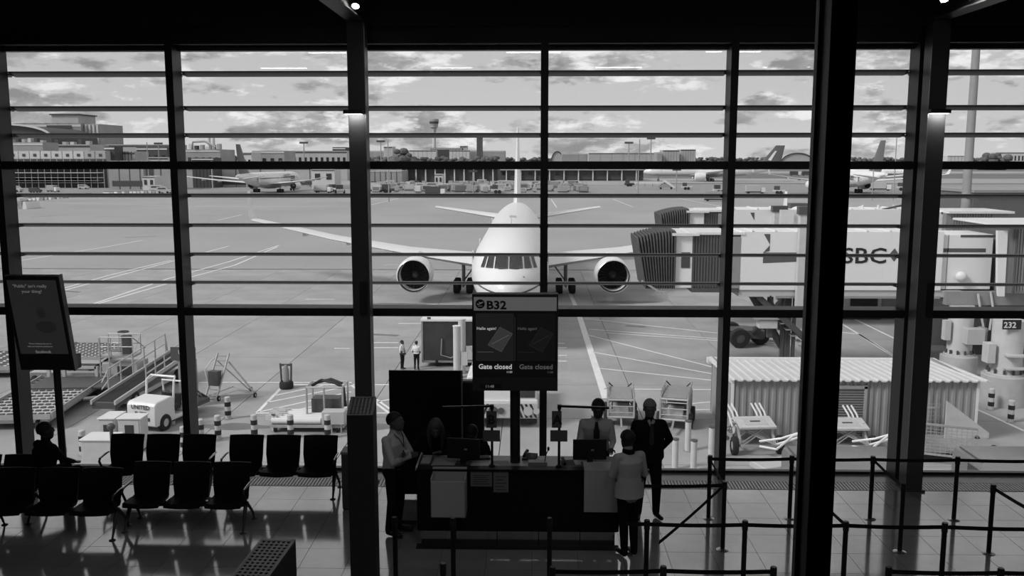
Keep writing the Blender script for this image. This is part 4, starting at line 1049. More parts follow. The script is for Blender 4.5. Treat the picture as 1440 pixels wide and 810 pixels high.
# =================================================================== JET BRIDGES
M_bw = mat('bridge white panel', .80, .4, var=.02, scale=.5); M_bel = mat('bellows rubber', .065, .7, var=.2, scale=3); M_bdk = mat('bridge dark band', .10, .5); M_ribd = mat('ribbed grey cladding', .12, .5, .3)
def ribbed(b, x0, x1, y, z0, z1, step=.16, d=.05):
    x = x0
    while x < x1-.02: b.box(x, x+step*.55, y-d, y, z0, z1); x += step
def jet_bridge(label, Y, cabx0, cabx1, tx0, tx1, tx2, z0, z1, logo, rz=0.0, front=True):
    """cab (bellows) at the left, telescoping tunnels to the right; px coordinates read at row 370"""
    X = lambda p: gy(p, 370, Y).x
    t = thing('jet_bridge', label, 'jet bridge', (0,0,0))
    D = 3.0
    # bellows: dark folds
    a, b_ = X(cabx0)+.15, X(cabx1)-.1; n = 13
    for k in range(n):
        f = k/(n-1); x = a + (b_-a)*f
        zz1 = z1 + .15 - .35*(1-f)**2; xs = x - (.35 if k == 0 else 0)
        rr = []
        for dx, s_ in ((0,.0),(.055,.07),(.11,0)):
            q = s_
            rr.append([(x+dx-.9*(1-f)*0+ (1-f)*.0, Y-.2-q, z0+.1-q*.5), (x+dx, Y-.2-q, z0+.1), (x+dx-.42*(1-f), Y-.25-q, zz1-.25), (x+dx-.45*(1-f), Y-.05, zz1+q), (x+dx-.45*(1-f), Y+D+.05, zz1+q), (x+dx-.42*(1-f), Y+D+.2+q, zz1-.25), (x+dx, Y+D+.2+q, z0+.1)])
        MB().loft(rr).build('bellows_fold', M_bel, t)
    MB().prism([(a+.1,z0+.2),(b_+.1,z0+.2),(b_+.1,z1),(a-.3,z1-.35)], Y, Y+D, 'y').build('bellows_core', mat('bellows core', .05, .8), t)
    MB().bar((a-.2,Y-.4,z0+.5),(a+.7,Y-.3,z0-.05),.10).bar((a+.5,Y-.3,z0-.05),(b_,Y-.3,z0-.05),.08).bar((a+1.1,Y-.3,z0-.02),(a+1.1,Y-.3,z0-.35),.12).build('bumper_arm', M_galv, t)
    # cab wall with window
    c0, c1 = X(cabx1), X(tx0)
    cab = MB().box(c0, c1, Y-.1, Y+D+.1, z0+.1, z1-.05).build('cab', M_bw, t, bevel=.03)
    MB().box(c0+.35*(c1-c0), c1-.12, Y-.13, Y-.1, z0+1.15, z0+1.95).build('cab_window', M_glassd, cab)
    MB().box(c0-.2, c1+.3, Y-.3, Y+D+.3, z1-.05, z1+.08).build('cab_roof', M_white, cab)
    # rotunda of the cab: ribbed roller-curtain
    d0, d1 = X(tx0), X(tx1)
    rbx = MB(); ribbed(rbx, d0, d1, Y-.0, z0+.12, z1-.02, .15, .05); rbx.build('curtain_ribs', M_ribd, t, kind='stuff')
    MB().box(d0, d1, Y, Y+D, z0+.1, z1).build('curtain_wall', M_ribd, t); MB().box(d0-.05, d0+.1, Y-.09, Y, z0, z1+.05).build('curtain_post', M_dgrey, t)
    MB().box(d0-.2, d1+.2, Y-.15, Y+D+.1, z1, z1+.12).build('curtain_roof', M_white, t); MB().box(d0, d1, Y-.1, Y+D, z0-.12, z0+.1).build('curtain_base', M_dgrey, t)
    MB().box(d1-.45, d1, Y-.12, Y+.02, z0+.1, z1-.1).build('end_frame', M_grey, t)
    # tunnels
    e0, e1 = X(tx1), X(tx2)
    seg1 = e0 + (e1-e0)*.80
    tn = MB().box(e0, seg1, Y-.10, Y+D, z0, z1+.18).build('tunnel', M_bw, t, bevel=.03)
    rp = MB()
    for k in range(9): x = e0+.6+(seg1-e0-1)*k/8; rp.box(x-.04, x+.04, Y-.12, Y+D, z1+.18, z1+.24)
    rp.build('roof_ribs', M_white, tn)
    tn2 = MB().box(seg1-.3, e1, Y+.08, Y+D-.15, z0+.05, z1+.02).build('tunnel', M_bw, t, bevel=.03)
    for x in (seg1+.9, ): MB().box(x, x+1.9, Y+.06, Y+.08, z1-.12, z1-.0).build('gutter', M_dgrey, tn2)
    MB().box(e1-2.3-(e1-seg1)*.0, e1-2.25, Y+.07, Y+.09, z0+.05, z1).build('panel_joint', M_grey, tn2)
    MB().box(e0, e1-1.5, Y-.02, Y+D, z0-.35, z0).build('floor_beam', M_offw, t); MB().box(e0+1.9, seg1, Y-.06, Y-.02, z0-.42, z0-.3).build('cable_tray', M_grey, t)
    return t, X, tn, tn2
Yb = 47.5
zb0, zb1 = gy(1150, 408, Yb).z, gy(1100, 330, Yb).z
jb, X, tn, tn2 = jet_bridge('nearer white jet bridge with bellows cab and bank lettering, reaching towards the aircraft', Yb, 903, 949, 973, 1040, 1396, zb0, zb1, True)
# advert graphics on the nearer bridge
gm = MB(); fy = Yb-.11
zz = lambda py: gy(1150, py, Yb).z
def quad(b, pts, y=fy): b.add([(X(px), y, zz(py)) for px, py in pts], [tuple(range(len(pts)))])
quad(gm, [(1072,329),(1080,329),(1080,345),(1078,345)]); quad(gm, [(1072,329),(1082,329),(1082,353),(1081.5,345)][:3])
gm = MB(); quad(gm, [(1072,329),(1081,329),(1081,338)]); quad(gm, [(1072,329),(1081,338),(1081,344),(1081,344)][:3]); quad(gm, [(1081,344.5),(1081,353),(1072,355)]); quad(gm, [(1072,355),(1072,370),(1138,367),(1138,355)])
gm.build('dark_band', M_bdk, tn)
text('HSBC', 2.02*.46*1.1, M_ink, tn, (X(1155.5), fy-.01, zz(369.5)), bold=.012, sx=1.12).scale = (1.30, 1.10, 1)
lg = MB(); hx0, hx1, hy0, hy1 = 1248, 1275, 348.5, 367.5
hm, vm = (hx0+hx1)/2+1, (hy0+hy1)/2
quad(lg, [(hx0,vm),(hx0+8,hy0),(hm,vm),(hx0+8,hy1)]); lg2 = MB()
quad(lg, [(hx0+8,hy0),(hx1+25,hy0),(hx1+25,hy0+0.1),(hm,vm)][:4]); 
lg = MB(); quad(lg, [(hx0,vm),(hx0+8,hy0),(hm,vm),(hx0+8,hy1)]); quad(lg, [(hx1-8,hy0),(hm,vm),(hx1-8,hy1),(hx1,vm)]); quad(lg, [(hx1-8,hy0),(hx1+10,hy0),(hx1+10,hy1),(hx1-8,hy1),(hx1,vm)])
lg.build('hexagon_emblem', M_bdk, tn)
quad(lg2, [(1300,349),(1386,349),(1386,354.5),(1300,354.5)], Yb+.07); lg2.build('dark_band', M_bdk, tn2)
# lift column with wheels under the nearer tunnel
wp = gg(1100, 486); px_c = X(1128)
lc = MB()
for x in (px_c, ): lc.box(x-.35, x+.35, Yb-.5, Yb-.15, zb0-1.0, zz(300)); 
lc.build('lift_column', M_pale, jb, bevel=.02)
MB().box(px_c-.42, px_c+.42, Yb-.56, Yb-.1, zz(301), zz(290)).build('column_cap', M_dgrey, jb)
MB().box(px_c-.36, px_c+.36, Yb+3.1, Yb+3.4, zb0-1, zz(300)).build('lift_column', M_pale, jb)
MB().bar((X(1062), Yb+1, zb0-.3), (X(1110), Yb+1, zb0-3.2), .25).bar((X(1070), Yb+2, zb0-.3), (X(1118), Yb+2, zb0-3.2), .25).build('brace', M_dgrey, jb)
MB().box(X(1090)-.12, X(1090)+.12, Yb+.5, Yb+.8, zb0-2.6, zb0).build('drop_leg', M_dgrey, jb)
MB().box(X(1073), X(1099), Yb+.3, Yb+1.0, zz(464), zz(452)).build('equipment_box', M_pale, jb, bevel=.02)
MB().box(X(1066), X(1102), Yb+.2, Yb+1.1, zz(451), zz(448)).build('equipment_tray', M_galv, jb)
b = MB(); 
for px in (1110, 1116, 1120, 1127): b.box(X(px)-.08, X(px)+.08, Yb+.8, Yb+1.0, G+.5, zb0-.3)
b.build('drop_leg', M_dgrey, jb)
sr = MB()
for (x_, dy) in ((X(1070), .2), (X(1070), 1.1)): sr.bar((x_, Yb+dy, zb0-.4), (x_+3.6, Yb+dy, G+1.2), .10, .3)
sr.build('stair_stringer', M_dgrey, jb)
for k in range(12): MB().box(X(1070)+.3*k, X(1070)+.3*k+.28, Yb+.2, Yb+1.1, zb0-.5-.33*k, zb0-.46-.33*k).build('stair_tread', M_galv, jb)
MB().box(px_c-1.9, px_c+.4, wp.y-.4, wp.y+1.2, G+.5, G+1.0).build('bogie', M_dgrey, jb); MB().cyl((px_c-.2, wp.y-.3, G+.9), (px_c-.2, Yb+1, zb0-.2), .22).build('ram', M_dgrey, jb)
for dx, dy in ((-1.2,-.7),(-1.2,1.6),(.3,.4)): wheel(jb, (px_c+dx, wp.y+dy, G+.6), .6, .5, 'y', M_dgrey)
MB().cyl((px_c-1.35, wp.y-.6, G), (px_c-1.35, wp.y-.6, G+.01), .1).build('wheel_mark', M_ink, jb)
MB().tube([(X(1085),Yb,zb0-.3),(X(1092),Yb-.1,zb0-1.0),(X(1104),Yb,zb0-.9),(X(1108),Yb,zb0-.3)], .05).build('cable_loop', M_blackp, jb)
MB().ell((X(1352), Yb-.1, zz(388)), (.30,.22,.26), 16, 10).build('warning_lamp', M_white, jb)
# rotunda with ribbed cladding at the right, on its pier
rx0, rx1 = X(1404), X(1500)
rt = MB(); ribbed(rt, rx0+.25, rx1, Yb-.9, zb0+.1, zz(318), .15, .05); rt.build('curtain_ribs', mat('rotunda cladding', .30, .5, .3), jb, kind='stuff')
MB().box(rx0, rx1, Yb-.9, Yb+4, zb0, zz(316)).build('rotunda', mat('rotunda cladding', .30, .5, .3), jb); MB().box(X(1388), rx1, Yb-1.6, Yb+4.2, zz(316), zz(313)).build('rotunda_roof', M_white, jb)
MB().prism([(X(1386), zz(322)), (X(1400), zz(322)), (X(1402), zz(412)), (X(1394), zz(412)), (X(1391), zz(395))], Yb-1.0, Yb-.8, 'y').build('rotunda_end_plate', M_bw, jb)
MB().cyl((X(1412), Yb-1.1, zb0), (X(1412), Yb-1.1, zz(320)), .06).build('drain_pipe', M_dgrey, jb)
MB().box(X(1330), rx1, Yb-.3, Yb+3, zb0-.7, zb0-.02).build('rotunda_base', M_grey, jb)
MB().tube([(X(1373), Yb-.4, zb0-.1), (X(1377), Yb-.6, zz(440)), (X(1383), Yb-.6, zz(463)), (X(1390), Yb-.6, zz(460)), (X(1394), Yb-.5, zz(430)), (X(1392), Yb-.3, zb0)], .06, 6).build('cable_loop', M_offw, jb)

# farther bridge
Yc = 62.0
zc0, zc1 = gy(1100, 378-8, Yc).z - .2, gy(1100, 298, Yc).z
jb2, X2, tnb, tnb2 = jet_bridge('farther white jet bridge behind the lettered one', Yc, 933, 967, 988, 1017, 1372, zc0, zc1, False)
g2 = MB(); z2 = lambda py: gy(1150, py, Yc).z
g2.add([(X2(px), Yc-.11, z2(py)) for px, py in ((1052,299),(1058,299),(1058,310))], [(0,1,2)]); g2.add([(X2(px), Yc-.11, z2(py)) for px, py in ((1052,330),(1057,330),(1057,318),(1054,318))], [(0,1,2,3)]); g2.build('dark_band', M_bdk, tnb)
for px, yt in ((1091, 289), (1127, 286)):
    if px == 1127:
        MB().box(X2(px)-.6, X2(px)+.6, Yc+1.0, Yc+1.8, z2(297), z2(287)).build('beacon_box', M_dgrey, jb2); MB().ell((X2(1123), Yc+.6, z2(298)), (.55,.5,.35), 14, 8).build('dome', M_white, jb2)
    else:
        MB().box(X2(px)-.38, X2(px)+.38, Yc-.55, Yc-.12, zc0-3, z2(297)).build('lift_column', M_pale, jb2, bevel=.02); MB().box(X2(px)-.5, X2(px)+.5, Yc-.62, Yc-.1, z2(297), z2(289)).build('column_cap', M_dgrey, jb2)
MB().cyl((X2(1091), Yc, G), (X2(1091), Yc, zc0), .5).build('lift_leg', M_grey, jb2)
wheel(jb2, (X2(1085), Yc-.2, G+.7), .7, .5, 'y'); wheel(jb2, (X2(1098), Yc-.2, G+.7), .7, .5, 'y')
for k in range(5): MB().cyl((X2(1190+22*k), Yc+.4, zc1+.2), (X2(1190+22*k), Yc+.4, zc1+.45), .08).build('roof_fitting', M_white, jb2)
MB().box(X2(1234), X2(1268), Yc+.3, Yc+.8, zc1-.1, zc1+.1).bar((X2(1238),Yc+.2,zc1+.15),(X2(1272),Yc+.2,zc1+.5),.12).build('roof_ladder', M_dgrey, jb2)
bb_ = MB(); ribbed(bb_, X2(1330), X2(1385), Yc-.5, z2(330), z2(300), .17, .05); bb_.build('curtain_ribs', mat('rotunda cladding', .30, .5, .3), jb2, kind='stuff')
MB().box(X2(1322), X2(1410), Yc-.5, Yc+3, z2(345), z2(299)).build('rotunda', mat('rotunda cladding', .30, .5, .3), jb2); MB().box(X2(1322), X2(1412), Yc-.9, Yc+3.3, z2(299), z2(296)).build('rotunda_roof', M_white, jb2)
MB().cyl((X2(1366), Yc+1.5, G), (X2(1366), Yc+1.5, z2(345)), 1.1, n=20).build('pier', M_pale, jb2)
MB().box(X2(1060), X2(1330), Yc+.2, Yc+.6, G+3, G+3.2).build('pipe_run', M_grey, jb2)

# ---- concrete and steel piers
def pier(label, px, ybase, wpx, ybt, topz, number=None):
    p = gg(px, ybase); r = wpx/FPX*p.length*.98/2; rb = r*1.5; zb_ = gy(px, ybt, p.y).z
    t = thing('bridge_pier', label, 'pier', (p.x, p.y+rb, G))
    h0 = zb_-G
    MB().lathe([(0,0),(rb,0),(rb,h0-.06),(rb-.06,h0),(0,h0)], 32).build('concrete_base', mat('pier concrete', .42, .7, var=.15, scale=1.5), t)
    MB().cyl((0,0,h0), (0,0,topz-G), r, n=32).build('shaft', M_pale, t); MB().cyl((0,0,h0), (0,0,h0+.08), r*1.22, n=32).build('flange', M_pale, t)
    b = MB()
    for k in range(12): a = 2*math.pi*k/12; b.cyl((math.cos(a)*r*1.13, math.sin(a)*r*1.13, h0+.08), (math.cos(a)*r*1.13, math.sin(a)*r*1.13, h0+.28), .06, n=6)
    b.build('anchor_bolts', M_dgrey, t)
    if number:
        zn = gy(px, 458, p.y).z-G
        pl = MB().box(-.42-.25, .42-.25, -r-.10, -r-.06, zn-.22, zn+.22).build('number_plate', M_blackp, t); text(number, .38, M_white, pl, (-.38-.25, -r-.105, zn-.14), bold=.008)
        for z in (gy(px,502,p.y).z-G, gy(px,520,p.y).z-G): MB().box(-.4,1.2,-r-.3,-r+.1,z-.04,z+.04).build('step_bracket', M_pale, t)
        MB().box(-r-.42,-r-.05,-.5,.1,gy(px,515,p.y).z-G,gy(px,487,p.y).z-G).build('junction_box', M_pale, t, bevel=.02)
    else:
        za, zb2 = gy(px,484,p.y).z-G, gy(px,462,p.y).z-G
        MB().box(-.15,.75,-r-.5,-r+.1,za,zb2).build('junction_box', M_offw, t, bevel=.02); MB().box(.75,1.0,-r-.2,-r+.4,za+.1,zb2).build('side_box', M_grey, t, bevel=.02)
        MB().box(-r-.35,-r-.05,-.4,0,za+.1,zb2+.3).build('cable_box', M_pale, t)
    return t
pier('bare steel bridge pier with switch boxes on a round concrete base', 1357, 543, 31, 503, zb0-.72)
pier('steel bridge pier numbered 232 on a round concrete base', 1426, 575, 38, 532, zb0-.72, '232')
# dark undercroft behind the piers
Yu = 54.0
t = thing('plant_room', 'dark plant building under the jet bridge behind the round piers', 'building', (gy(1400,500,Yu).x, Yu, G))
MB().box(gy(1330,500,Yu).x-t.location.x, 22, 0, 6.5, 0, gy(1400,413,Yu).z-G).build('body', mat('dark cladding', .05, .6, var=.1), t)
for k in range(5): MB().box(gy(1330,500,Yu).x-t.location.x+.3+2.2*k, gy(1330,500,Yu).x-t.location.x+2.2+2.2*k, -.06, 0, .6, 3.8).build('panel', M_dgrey, t)
p = gg(1322, 532)
t = thing('fuel_dispenser', 'grey cluttered service cart between the column and the first pier', 'cart', (gg(1318,535).x, gg(1318,535).y, G))
MB().box(-.7,.8,0,1.4,.4,1.6).build('body', M_dgrey, t, bevel=.05); MB().box(-.8,.9,-.1,1.5,.28,.4).build('chassis', M_pale, t); MB().box(-.5,.6,-.08,.0,.8,1.05).build('panel', M_offw, t); MB().cyl((-.2,-.1,.45),(-.2,-.1,.8),.12).cyl((.35,-.1,.45),(.35,-.1,.8),.12).build('canister', M_white, t)
for c in ((-.6,.1,.25),(.7,.1,.25),(-.6,1.3,.25),(.7,1.3,.25)): wheel(t, c, .27, .14)
# screened louvre panel under the bridge
Yv = 66.0
a_, b_ = gy(1178, 420, Yv), gy(1240, 420, Yv); zt_, zb_ = gy(1200, 416, Yv).z, gy(1200, 434, Yv).z
t = thing('generator_container', 'pale louvred generator container seen under the jet bridge', 'container', ((a_.x+b_.x)/2, Yv, G)); w = (b_.x-a_.x)/2
MB().box(-w, w, 0, 2.6, .3, zt_-G).build('body', M_pale, t); 
for k in range(9): z = zb_-G+.1+(zt_-zb_-.2)*k/9; MB().cbox((.3, -.05, z+.04), (2*w-1.2, .12, .03), Matrix.Rotation(R(35), 3, 'X')).build('slat', M_dgrey, t)
MB().box(w+.1, w+2.2, .2, 2.4, .3, zt_-G-.1).build('door_box', M_grey, t); MB().box(-w, w, 0, 2.6, 0, .3).build('skid', M_dgrey, t)
p = gg(1262, 445); t = thing('service_van', 'pale-roofed service van half hidden behind the right column', 'van', (p.x+.5, p.y, G)); 
MB().box(-1.6,1.6,0,2,.5,1.2).build('body', M_dgrey, t, bevel=.1); MB().ell((0,1,1.3),(1.3,.95,.7),16,8).build('cab', M_white, t)
for x in (-1,1): wheel(t,(x,0,.35),.35,.2,'y')
# tall light mast at the right
p = gy(1358, 288, 66); pt = gy(1358, 288, 66)
t = thing('floodlight_mast', 'thick pale floodlight mast rising out of frame at the right', 'mast', (pt.x, 66, G))
MB().cyl((0,0,0),(0,0,26), .34, .24, 20).build('pole', M_grey, t); MB().box(-.5,.5,-.5,.5,0,.4).build('base', M_dgrey, t)
for k in range(4): MB().box(-1.6+.8*k,-1.0+.8*k,-.4,.1,25.6,26.1).build('floodlight', M_dgrey, t)
t = thing('beacon', 'small antenna fitting on the bridge roof beside the floodlight mast', 'antenna', (gy(1365,295,63.5).x, 63.5, z2(294)))
MB().cyl((0,0,0),(0,0,.8),.08).box(-.3,.3,-.1,.1,.6,.9).build('antenna', M_dgrey, t)
# dark office block edge at the right behind the bridges
t = thing('terminal_block', 'long low dark terminal block behind the bridges at the right edge', 'building', (gy(1440,290,72).x, 72, G))
MB().box(gy(1368,290,72).x-t.location.x, 14, 0, 9, 0, gy(1440,271,72).z-G).build('body', mat('block cladding', .13, .6, var=.1), t); MB().box(gy(1366,290,72).x-t.location.x, 14, -.3, 9, gy(1440,271,72).z-G, gy(1440,269,72).z-G+.1).build('parapet', M_grey, t)

# =================================================================== AIRCRAFT
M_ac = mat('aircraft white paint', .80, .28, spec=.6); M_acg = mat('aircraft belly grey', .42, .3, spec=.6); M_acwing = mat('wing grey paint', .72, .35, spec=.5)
M_fan = mat('fan blade metal', .10, .35, .6); M_intake = mat('intake lip metal', .75, .22, 1)
M_finp = mat('fin paint dark', .12, .4); M_line = mat('cheat line', .10, .4)
def aircraft(label, loc, rz, L=54.9, R0=2.5, RZ=2.65, zc=4.35, span=50.9, ex=7.9, ey=19.5, er=1.42, ez=2.25, wy=18.6, cr=9.6, ct=2.4, tipy=35.5, fin_z=15.6,
             detail=True, fin_mat=None, wl=None, text_=None, stab=18.6, sbase=None, group=None, nose_gear=True, door_lines=False):
    t = thing('airliner', label, 'aircraft', loc, rz, group)
    s = R0/2.5
    prof = [(0,.03,-.62,-.70),(.12,.42,-.28,-1.0),(.4,.80,.05,-1.30),(.9,1.22,.42,-1.62),(1.5,1.58,.74,-1.88),(2.1,1.84,1.05,-2.05),(2.9,2.06,1.62,-2.22),(3.7,2.24,2.02,-2.36),(4.8,2.38,2.34,-2.50),(6.2,2.47,2.56,-2.60),(8,2.5,2.65,-2.65)]
    n = 40; rings = []; tab = []
    for y, rx, zt, zb in prof: tab.append((y*s, rx*s, zt*RZ/2.65, zb*RZ/2.65))
    ys = L*.62
    tab += [(ys*.5, R0, RZ, -RZ), (ys, R0, RZ, -RZ)]
    for f, rx, zt, zb in ((.72,.94,1.0,-.80),(.80,.80,.99,-.50),(.87,.60,.96,-.16),(.93,.38,.90,.16),(.975,.19,.80,.38),(1.0,.07,.70,.52)):
        tab.append((L*f, R0*rx, RZ*zt, RZ*zb))
    for y, rx, zt, zb in tab:
        c_ = (zt+zb)/2; h = (zt-zb)/2
        rings.append([(rx*math.sin(2*math.pi*k/n), y, zc + c_ + h*math.cos(2*math.pi*k/n)) for k in range(n)])
    fb = MB(); fb.loft(rings)
    me_m = []
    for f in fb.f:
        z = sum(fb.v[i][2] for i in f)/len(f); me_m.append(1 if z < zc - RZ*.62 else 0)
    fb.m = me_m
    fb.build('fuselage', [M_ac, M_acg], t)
    def surf(x, z):      # y on the nose for a point of the front view
        best = None; steps = 400; prev = None
        for i in range(steps):
            y = 8*s*i/steps
            for (a, b) in zip(tab, tab[1:]):
                if a[0] <= y <= b[0]:
                    q = (y-a[0])/(b[0]-a[0]+1e-9); rx = a[1]+(b[1]-a[1])*q; zt = a[2]+(b[2]-a[2])*q; zb = a[3]+(b[3]-a[3])*q; break
            c_ = zc+(zt+zb)/2; h = (zt-zb)/2
            if (x/rx)**2 + ((z-c_)/h)**2 <= 1: return y
        return 8*s
    if detail:
        M_wind = mat('cockpit glazing', .025, .06, spec=.8)
        zb_, zt_ = zc+.66, zc+1.28
        for sx in (-1, 1):
            for (a0, a1, b0, b1) in ((.06,.76,.06,.82),(.90,1.20,.96,1.36),(1.32,1.46,1.50,1.68)):   # top x0 x1, bottom x0 x1
                g = MB(); N = 5; grid = []
                for j in range(N+1):
                    for i in range(N+1):
                        u = i/N; v = j/N; x = (b0+(b1-b0)*u)*(1-v) + (a0+(a1-a0)*u)*v
                        dz = -.03*x*x; z = zb_ + (zt_-zb_)*v + dz*.6
                        y = surf(abs(x), z); grid.append((sx*x, y-.03, z+.01))
                fs = [(j*(N+1)+i, j*(N+1)+i+1, (j+1)*(N+1)+i+1, (j+1)*(N+1)+i) for j in range(N) for i in range(N)]
                g.add(grid, fs); w = g.build('cockpit_window', M_wind, t)
                fr = MB(); cs = [grid[0], grid[N], grid[-1], grid[-1-N]]
                for i in range(4):
                    path = {0: grid[0:N+1], 1: grid[N::N+1], 2: grid[-1-N:], 3: grid[0::N+1]}[i]
                    fr.tube(path, .035, 4)
                fr.build('window_frame', M_dgrey, w)
            pts = [(sx*(.2+.1*k), surf(.2+.1*k, zb_-.01)-.05, zb_+.0-.01*k) for k in range(5)]
            MB().tube(pts, .02, 5).build('wiper', M_ink, t)
        # curved line under the nose
        top_, bot_ = [], []
        for k in range(31):
            x = -1.9 + 3.8*k/30; z = zc - .66 + .34*(abs(x)/1.9)**2.0
            top_.append((x, surf(abs(x), z)-.03, z)); z2 = z-.10; bot_.append((x, surf(abs(x), z2)-.03, z2))
        MB().add(top_+bot_, [(i, i+1, i+32, i+31) for i in range(30)]).build('cheat_line', M_line, t)
        MB().cbox((.9, surf(.9, zc+.2), zc+.2), (.06,.1,.06)).build('probe', M_ink, t)
        MB().box(-.25,.25, L*.33, L*.33+.6, zc+RZ-.02, zc+RZ+.14).build('antenna', M_offw, t); MB().box(-.02,.02, L*.2, L*.2+.35, zc+RZ-.02, zc+RZ+.35).build('antenna', M_offw, t)
    # wings
    def wing(sx):
        secs = []; hs = span/2; wzr = zc - RZ*.58; 
        for f in (.0, .09, .3, .36, .65, 1.0):
            x = f*hs; k = .36
            le = wy + (tipy-wy)*max(f, .0)
            te_r = wy+cr+1.0; te_k = wy + (tipy-wy)*k + cr*.56; te_t = tipy+ct
            te = te_r + (te_k-te_r)*(f/k) if f < k else te_k + (te_t-te_k)*((f-k)/(1-k))
            ch = te-le; z = wzr + (x*.075 + .9*f*f*f); th = ch*(.125-.035*f)
            rg = []
            for q in range(16):
                a = 2*math.pi*q/16; u = (1+math.cos(a))/2; zz = math.sin(a)*th/2*(math.sin(math.pi*min(1, (1-u)**.55))+.12)
                # rounded leading edge at u=0
                zz = math.sin(a)*th*.5*(2*math.sqrt(max(u,0))*(1-u)*1.35+.06)
                rg.append((sx*x, le + u*ch, z + zz))
            secs.append(rg)
        m = MB(); m.loft(secs); w = m.build('wing', M_acwing, t)
        tip = secs[-1]; tz = sum(p[2] for p in tip)/16
        if wl:
            x = sx*hs; rr = []
            for q, (dx, dy, dz, c) in enumerate(((0,0,0,ct*.95),(.35,.5,.5,ct*.75),(.55,1.1,1.4,ct*.55),(.75,1.9,wl,ct*.3))):
                rg = [(x+sx*dx + math.sin(a)*.07, tipy+dy + (1+math.cos(a))/2*c, tz+dz) for a in [2*math.pi*k/10 for k in range(10)]]
                rr.append(rg)
            MB().loft(rr).build('winglet', M_acwing, w)
        for f in (.22, .42, .6, .78):        # flap track fairings
            x = f*hs; le = wy+(tipy-wy)*f; te = le+ (cr*.8 if f < .36 else cr*.5*(1-f)+ct*f)
            if detail or f > .5: MB().ell((sx*x, te-.3, wzr + x*.075 + .9*f**3 -.32), (.16, 1.6*s, .24), 8, 8).build('flap_fairing', M_acwing, w)
        return w
    wing(1); wing(-1)
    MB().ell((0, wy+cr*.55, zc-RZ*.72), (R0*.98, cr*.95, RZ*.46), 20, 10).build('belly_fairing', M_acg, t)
    # engines
    for sx in (-1, 1):
        ln = er*3.1; o = (sx*ex, ey, ez)
        e = MB().lathe([(er*.82, er*1.1),(er*.84,.25),(er*.86,.08),(er*.885,0),(er*.93,.04),(er*.97,.18),(er*1.0,.7),(er*.99,ln*.5),(er*.86,ln*.8),(er*.78,ln*.9),(er*.74,ln*.9),(er*.74,ln*.8)], 32, o, 'y').build('engine', M_ac, t)
        MB().lathe([(er*.835,.25),(er*.85,.10),(er*.885,-.01),(er*.935,.05),(er*.945,.10)], 32, o, 'y').build('intake_lip', M_intake if detail else M_ac, e)
        MB().lathe([(0, er*1.0),(er*.84, er*1.0),(er*.84,er*.98),(0,er*.98)], 24, o, 'y').build('fan_disc', M_ink, e)
        if detail:
            f_ = MB()
            for k in range(22):
                a = 2*math.pi*k/22; r0_, r1_ = er*.22, er*.82; w_ = .09
                pts = []
                for r_, tw in ((r0_, .9), (r1_, .35)):
                    c_, q_ = math.cos(a), math.sin(a)
                    for d in (-1, 1):
                        aa = a + d*w_*math.cos(tw)*(.9 if r_ == r1_ else 1.3)
                        pts.append((o[0]+math.cos(aa)*r_, o[1]+er*.9+d*.10*math.sin(tw+.6), o[2]+math.sin(aa)*r_))
                f_.add([pts[0], pts[1], pts[3], pts[2]], [(0,1,2,3)])
            f_.build('fan_blades', M_fan, e, kind='stuff')
        MB().lathe([(0,er*.45),(er*.10,er*.55),(er*.2,er*.8),(er*.24,er*.95)], 16, o, 'y').build('spinner', M_fan, e)
        MB().lathe([(er*.60,ln*.8),(er*.52,ln*1.0),(er*.40,ln*1.18),(er*.1,ln*1.3),(0,ln*1.35)], 20, o, 'y').build('exhaust', M_fan, e)
        zt2 = zc - RZ*.58 + ex*.075
        MB().prism([(ey+er*1.0, ez+er*.95),(ey+er*2.0, ez+er*1.25),(ey+ln+1.8, zt2+.1),(ey+ln+2.6, zt2-.35),(ey+ln*.8, ez+er*.6),(ey+er*1.0, ez+er*.8)], sx*ex-.17, sx*ex+.17, 'x').build('pylon', M_ac, e)
    # tail
    sz = zc + RZ*.22; yb = L*.845
    for sx in (-1, 1):
        secs = []
        for f in (0, .5, 1):
            x = f*stab/2; le = yb + f*stab*.335; ch = 5.6*s*(1-f)+1.9*s*f; z = sz + x*.12
            secs.append([(sx*x, le+(1+math.cos(a))/2*ch, z+math.sin(a)*(.24*(1-f)+.10)*s) for a in [2*math.pi*k/12 for k in range(12)]])
        MB().loft(secs).build('stabiliser', M_acwing, t)
    secs = []
    zf0 = zc + RZ*.9
    for f, y0, ch in ((0, L*.79, L*.165), (.08, L*.822, L*.14), (.5, L*.868, L*.105), (1.0, L*.925, L*.062)):
        z = zf0 + (fin_z-zf0)*f; secs.append([(math.sin(a)*(.30*(1-f)+.12)*s, y0+(1+math.cos(a))/2*ch, z) for a in [2*math.pi*k/12 for k in range(12)]])
    MB().loft(secs).build('fin', fin_mat or M_ac, t)
    # gear
    def wheels(x, y, ax, r, nm='main_gear', ztop=zc-RZ*.7):
        g = MB().cyl((x, y, r), (x, y, ztop), .16*s).bar((x, y+.1, r*1.6), (x - math.copysign(1.1, x) if x else 0, y+.1, ztop), .12).bar((x,y-ax,r),(x,y+ax,r),.16)
        g.build(nm, M_grey, t); gg_ = t.children[-1] if False else bpy.data.objects[-1] if False else None
        par = [c for c in t.children if c.name.split('.')[0] == nm][-1]
        for dy in ((-ax, ax) if ax > .2 else (0,)):
            for sx in (-1, 1):
                wx = x + sx*.55*s
                w = MB().lathe([(r*.45,-.25),(r*.85,-.27),(r*.97,-.2),(r,0),(r*.97,.2),(r*.85,.27),(r*.45,.25)], 20, (0,0,0), 'x').build('tyre', M_rubber, par); w.location = (wx, y+dy, r)
                h = MB().cyl((-.14,0,0),(.14,0,0), r*.46, n=14).build('hub', M_pale, par); h.location = (wx, y+dy, r)
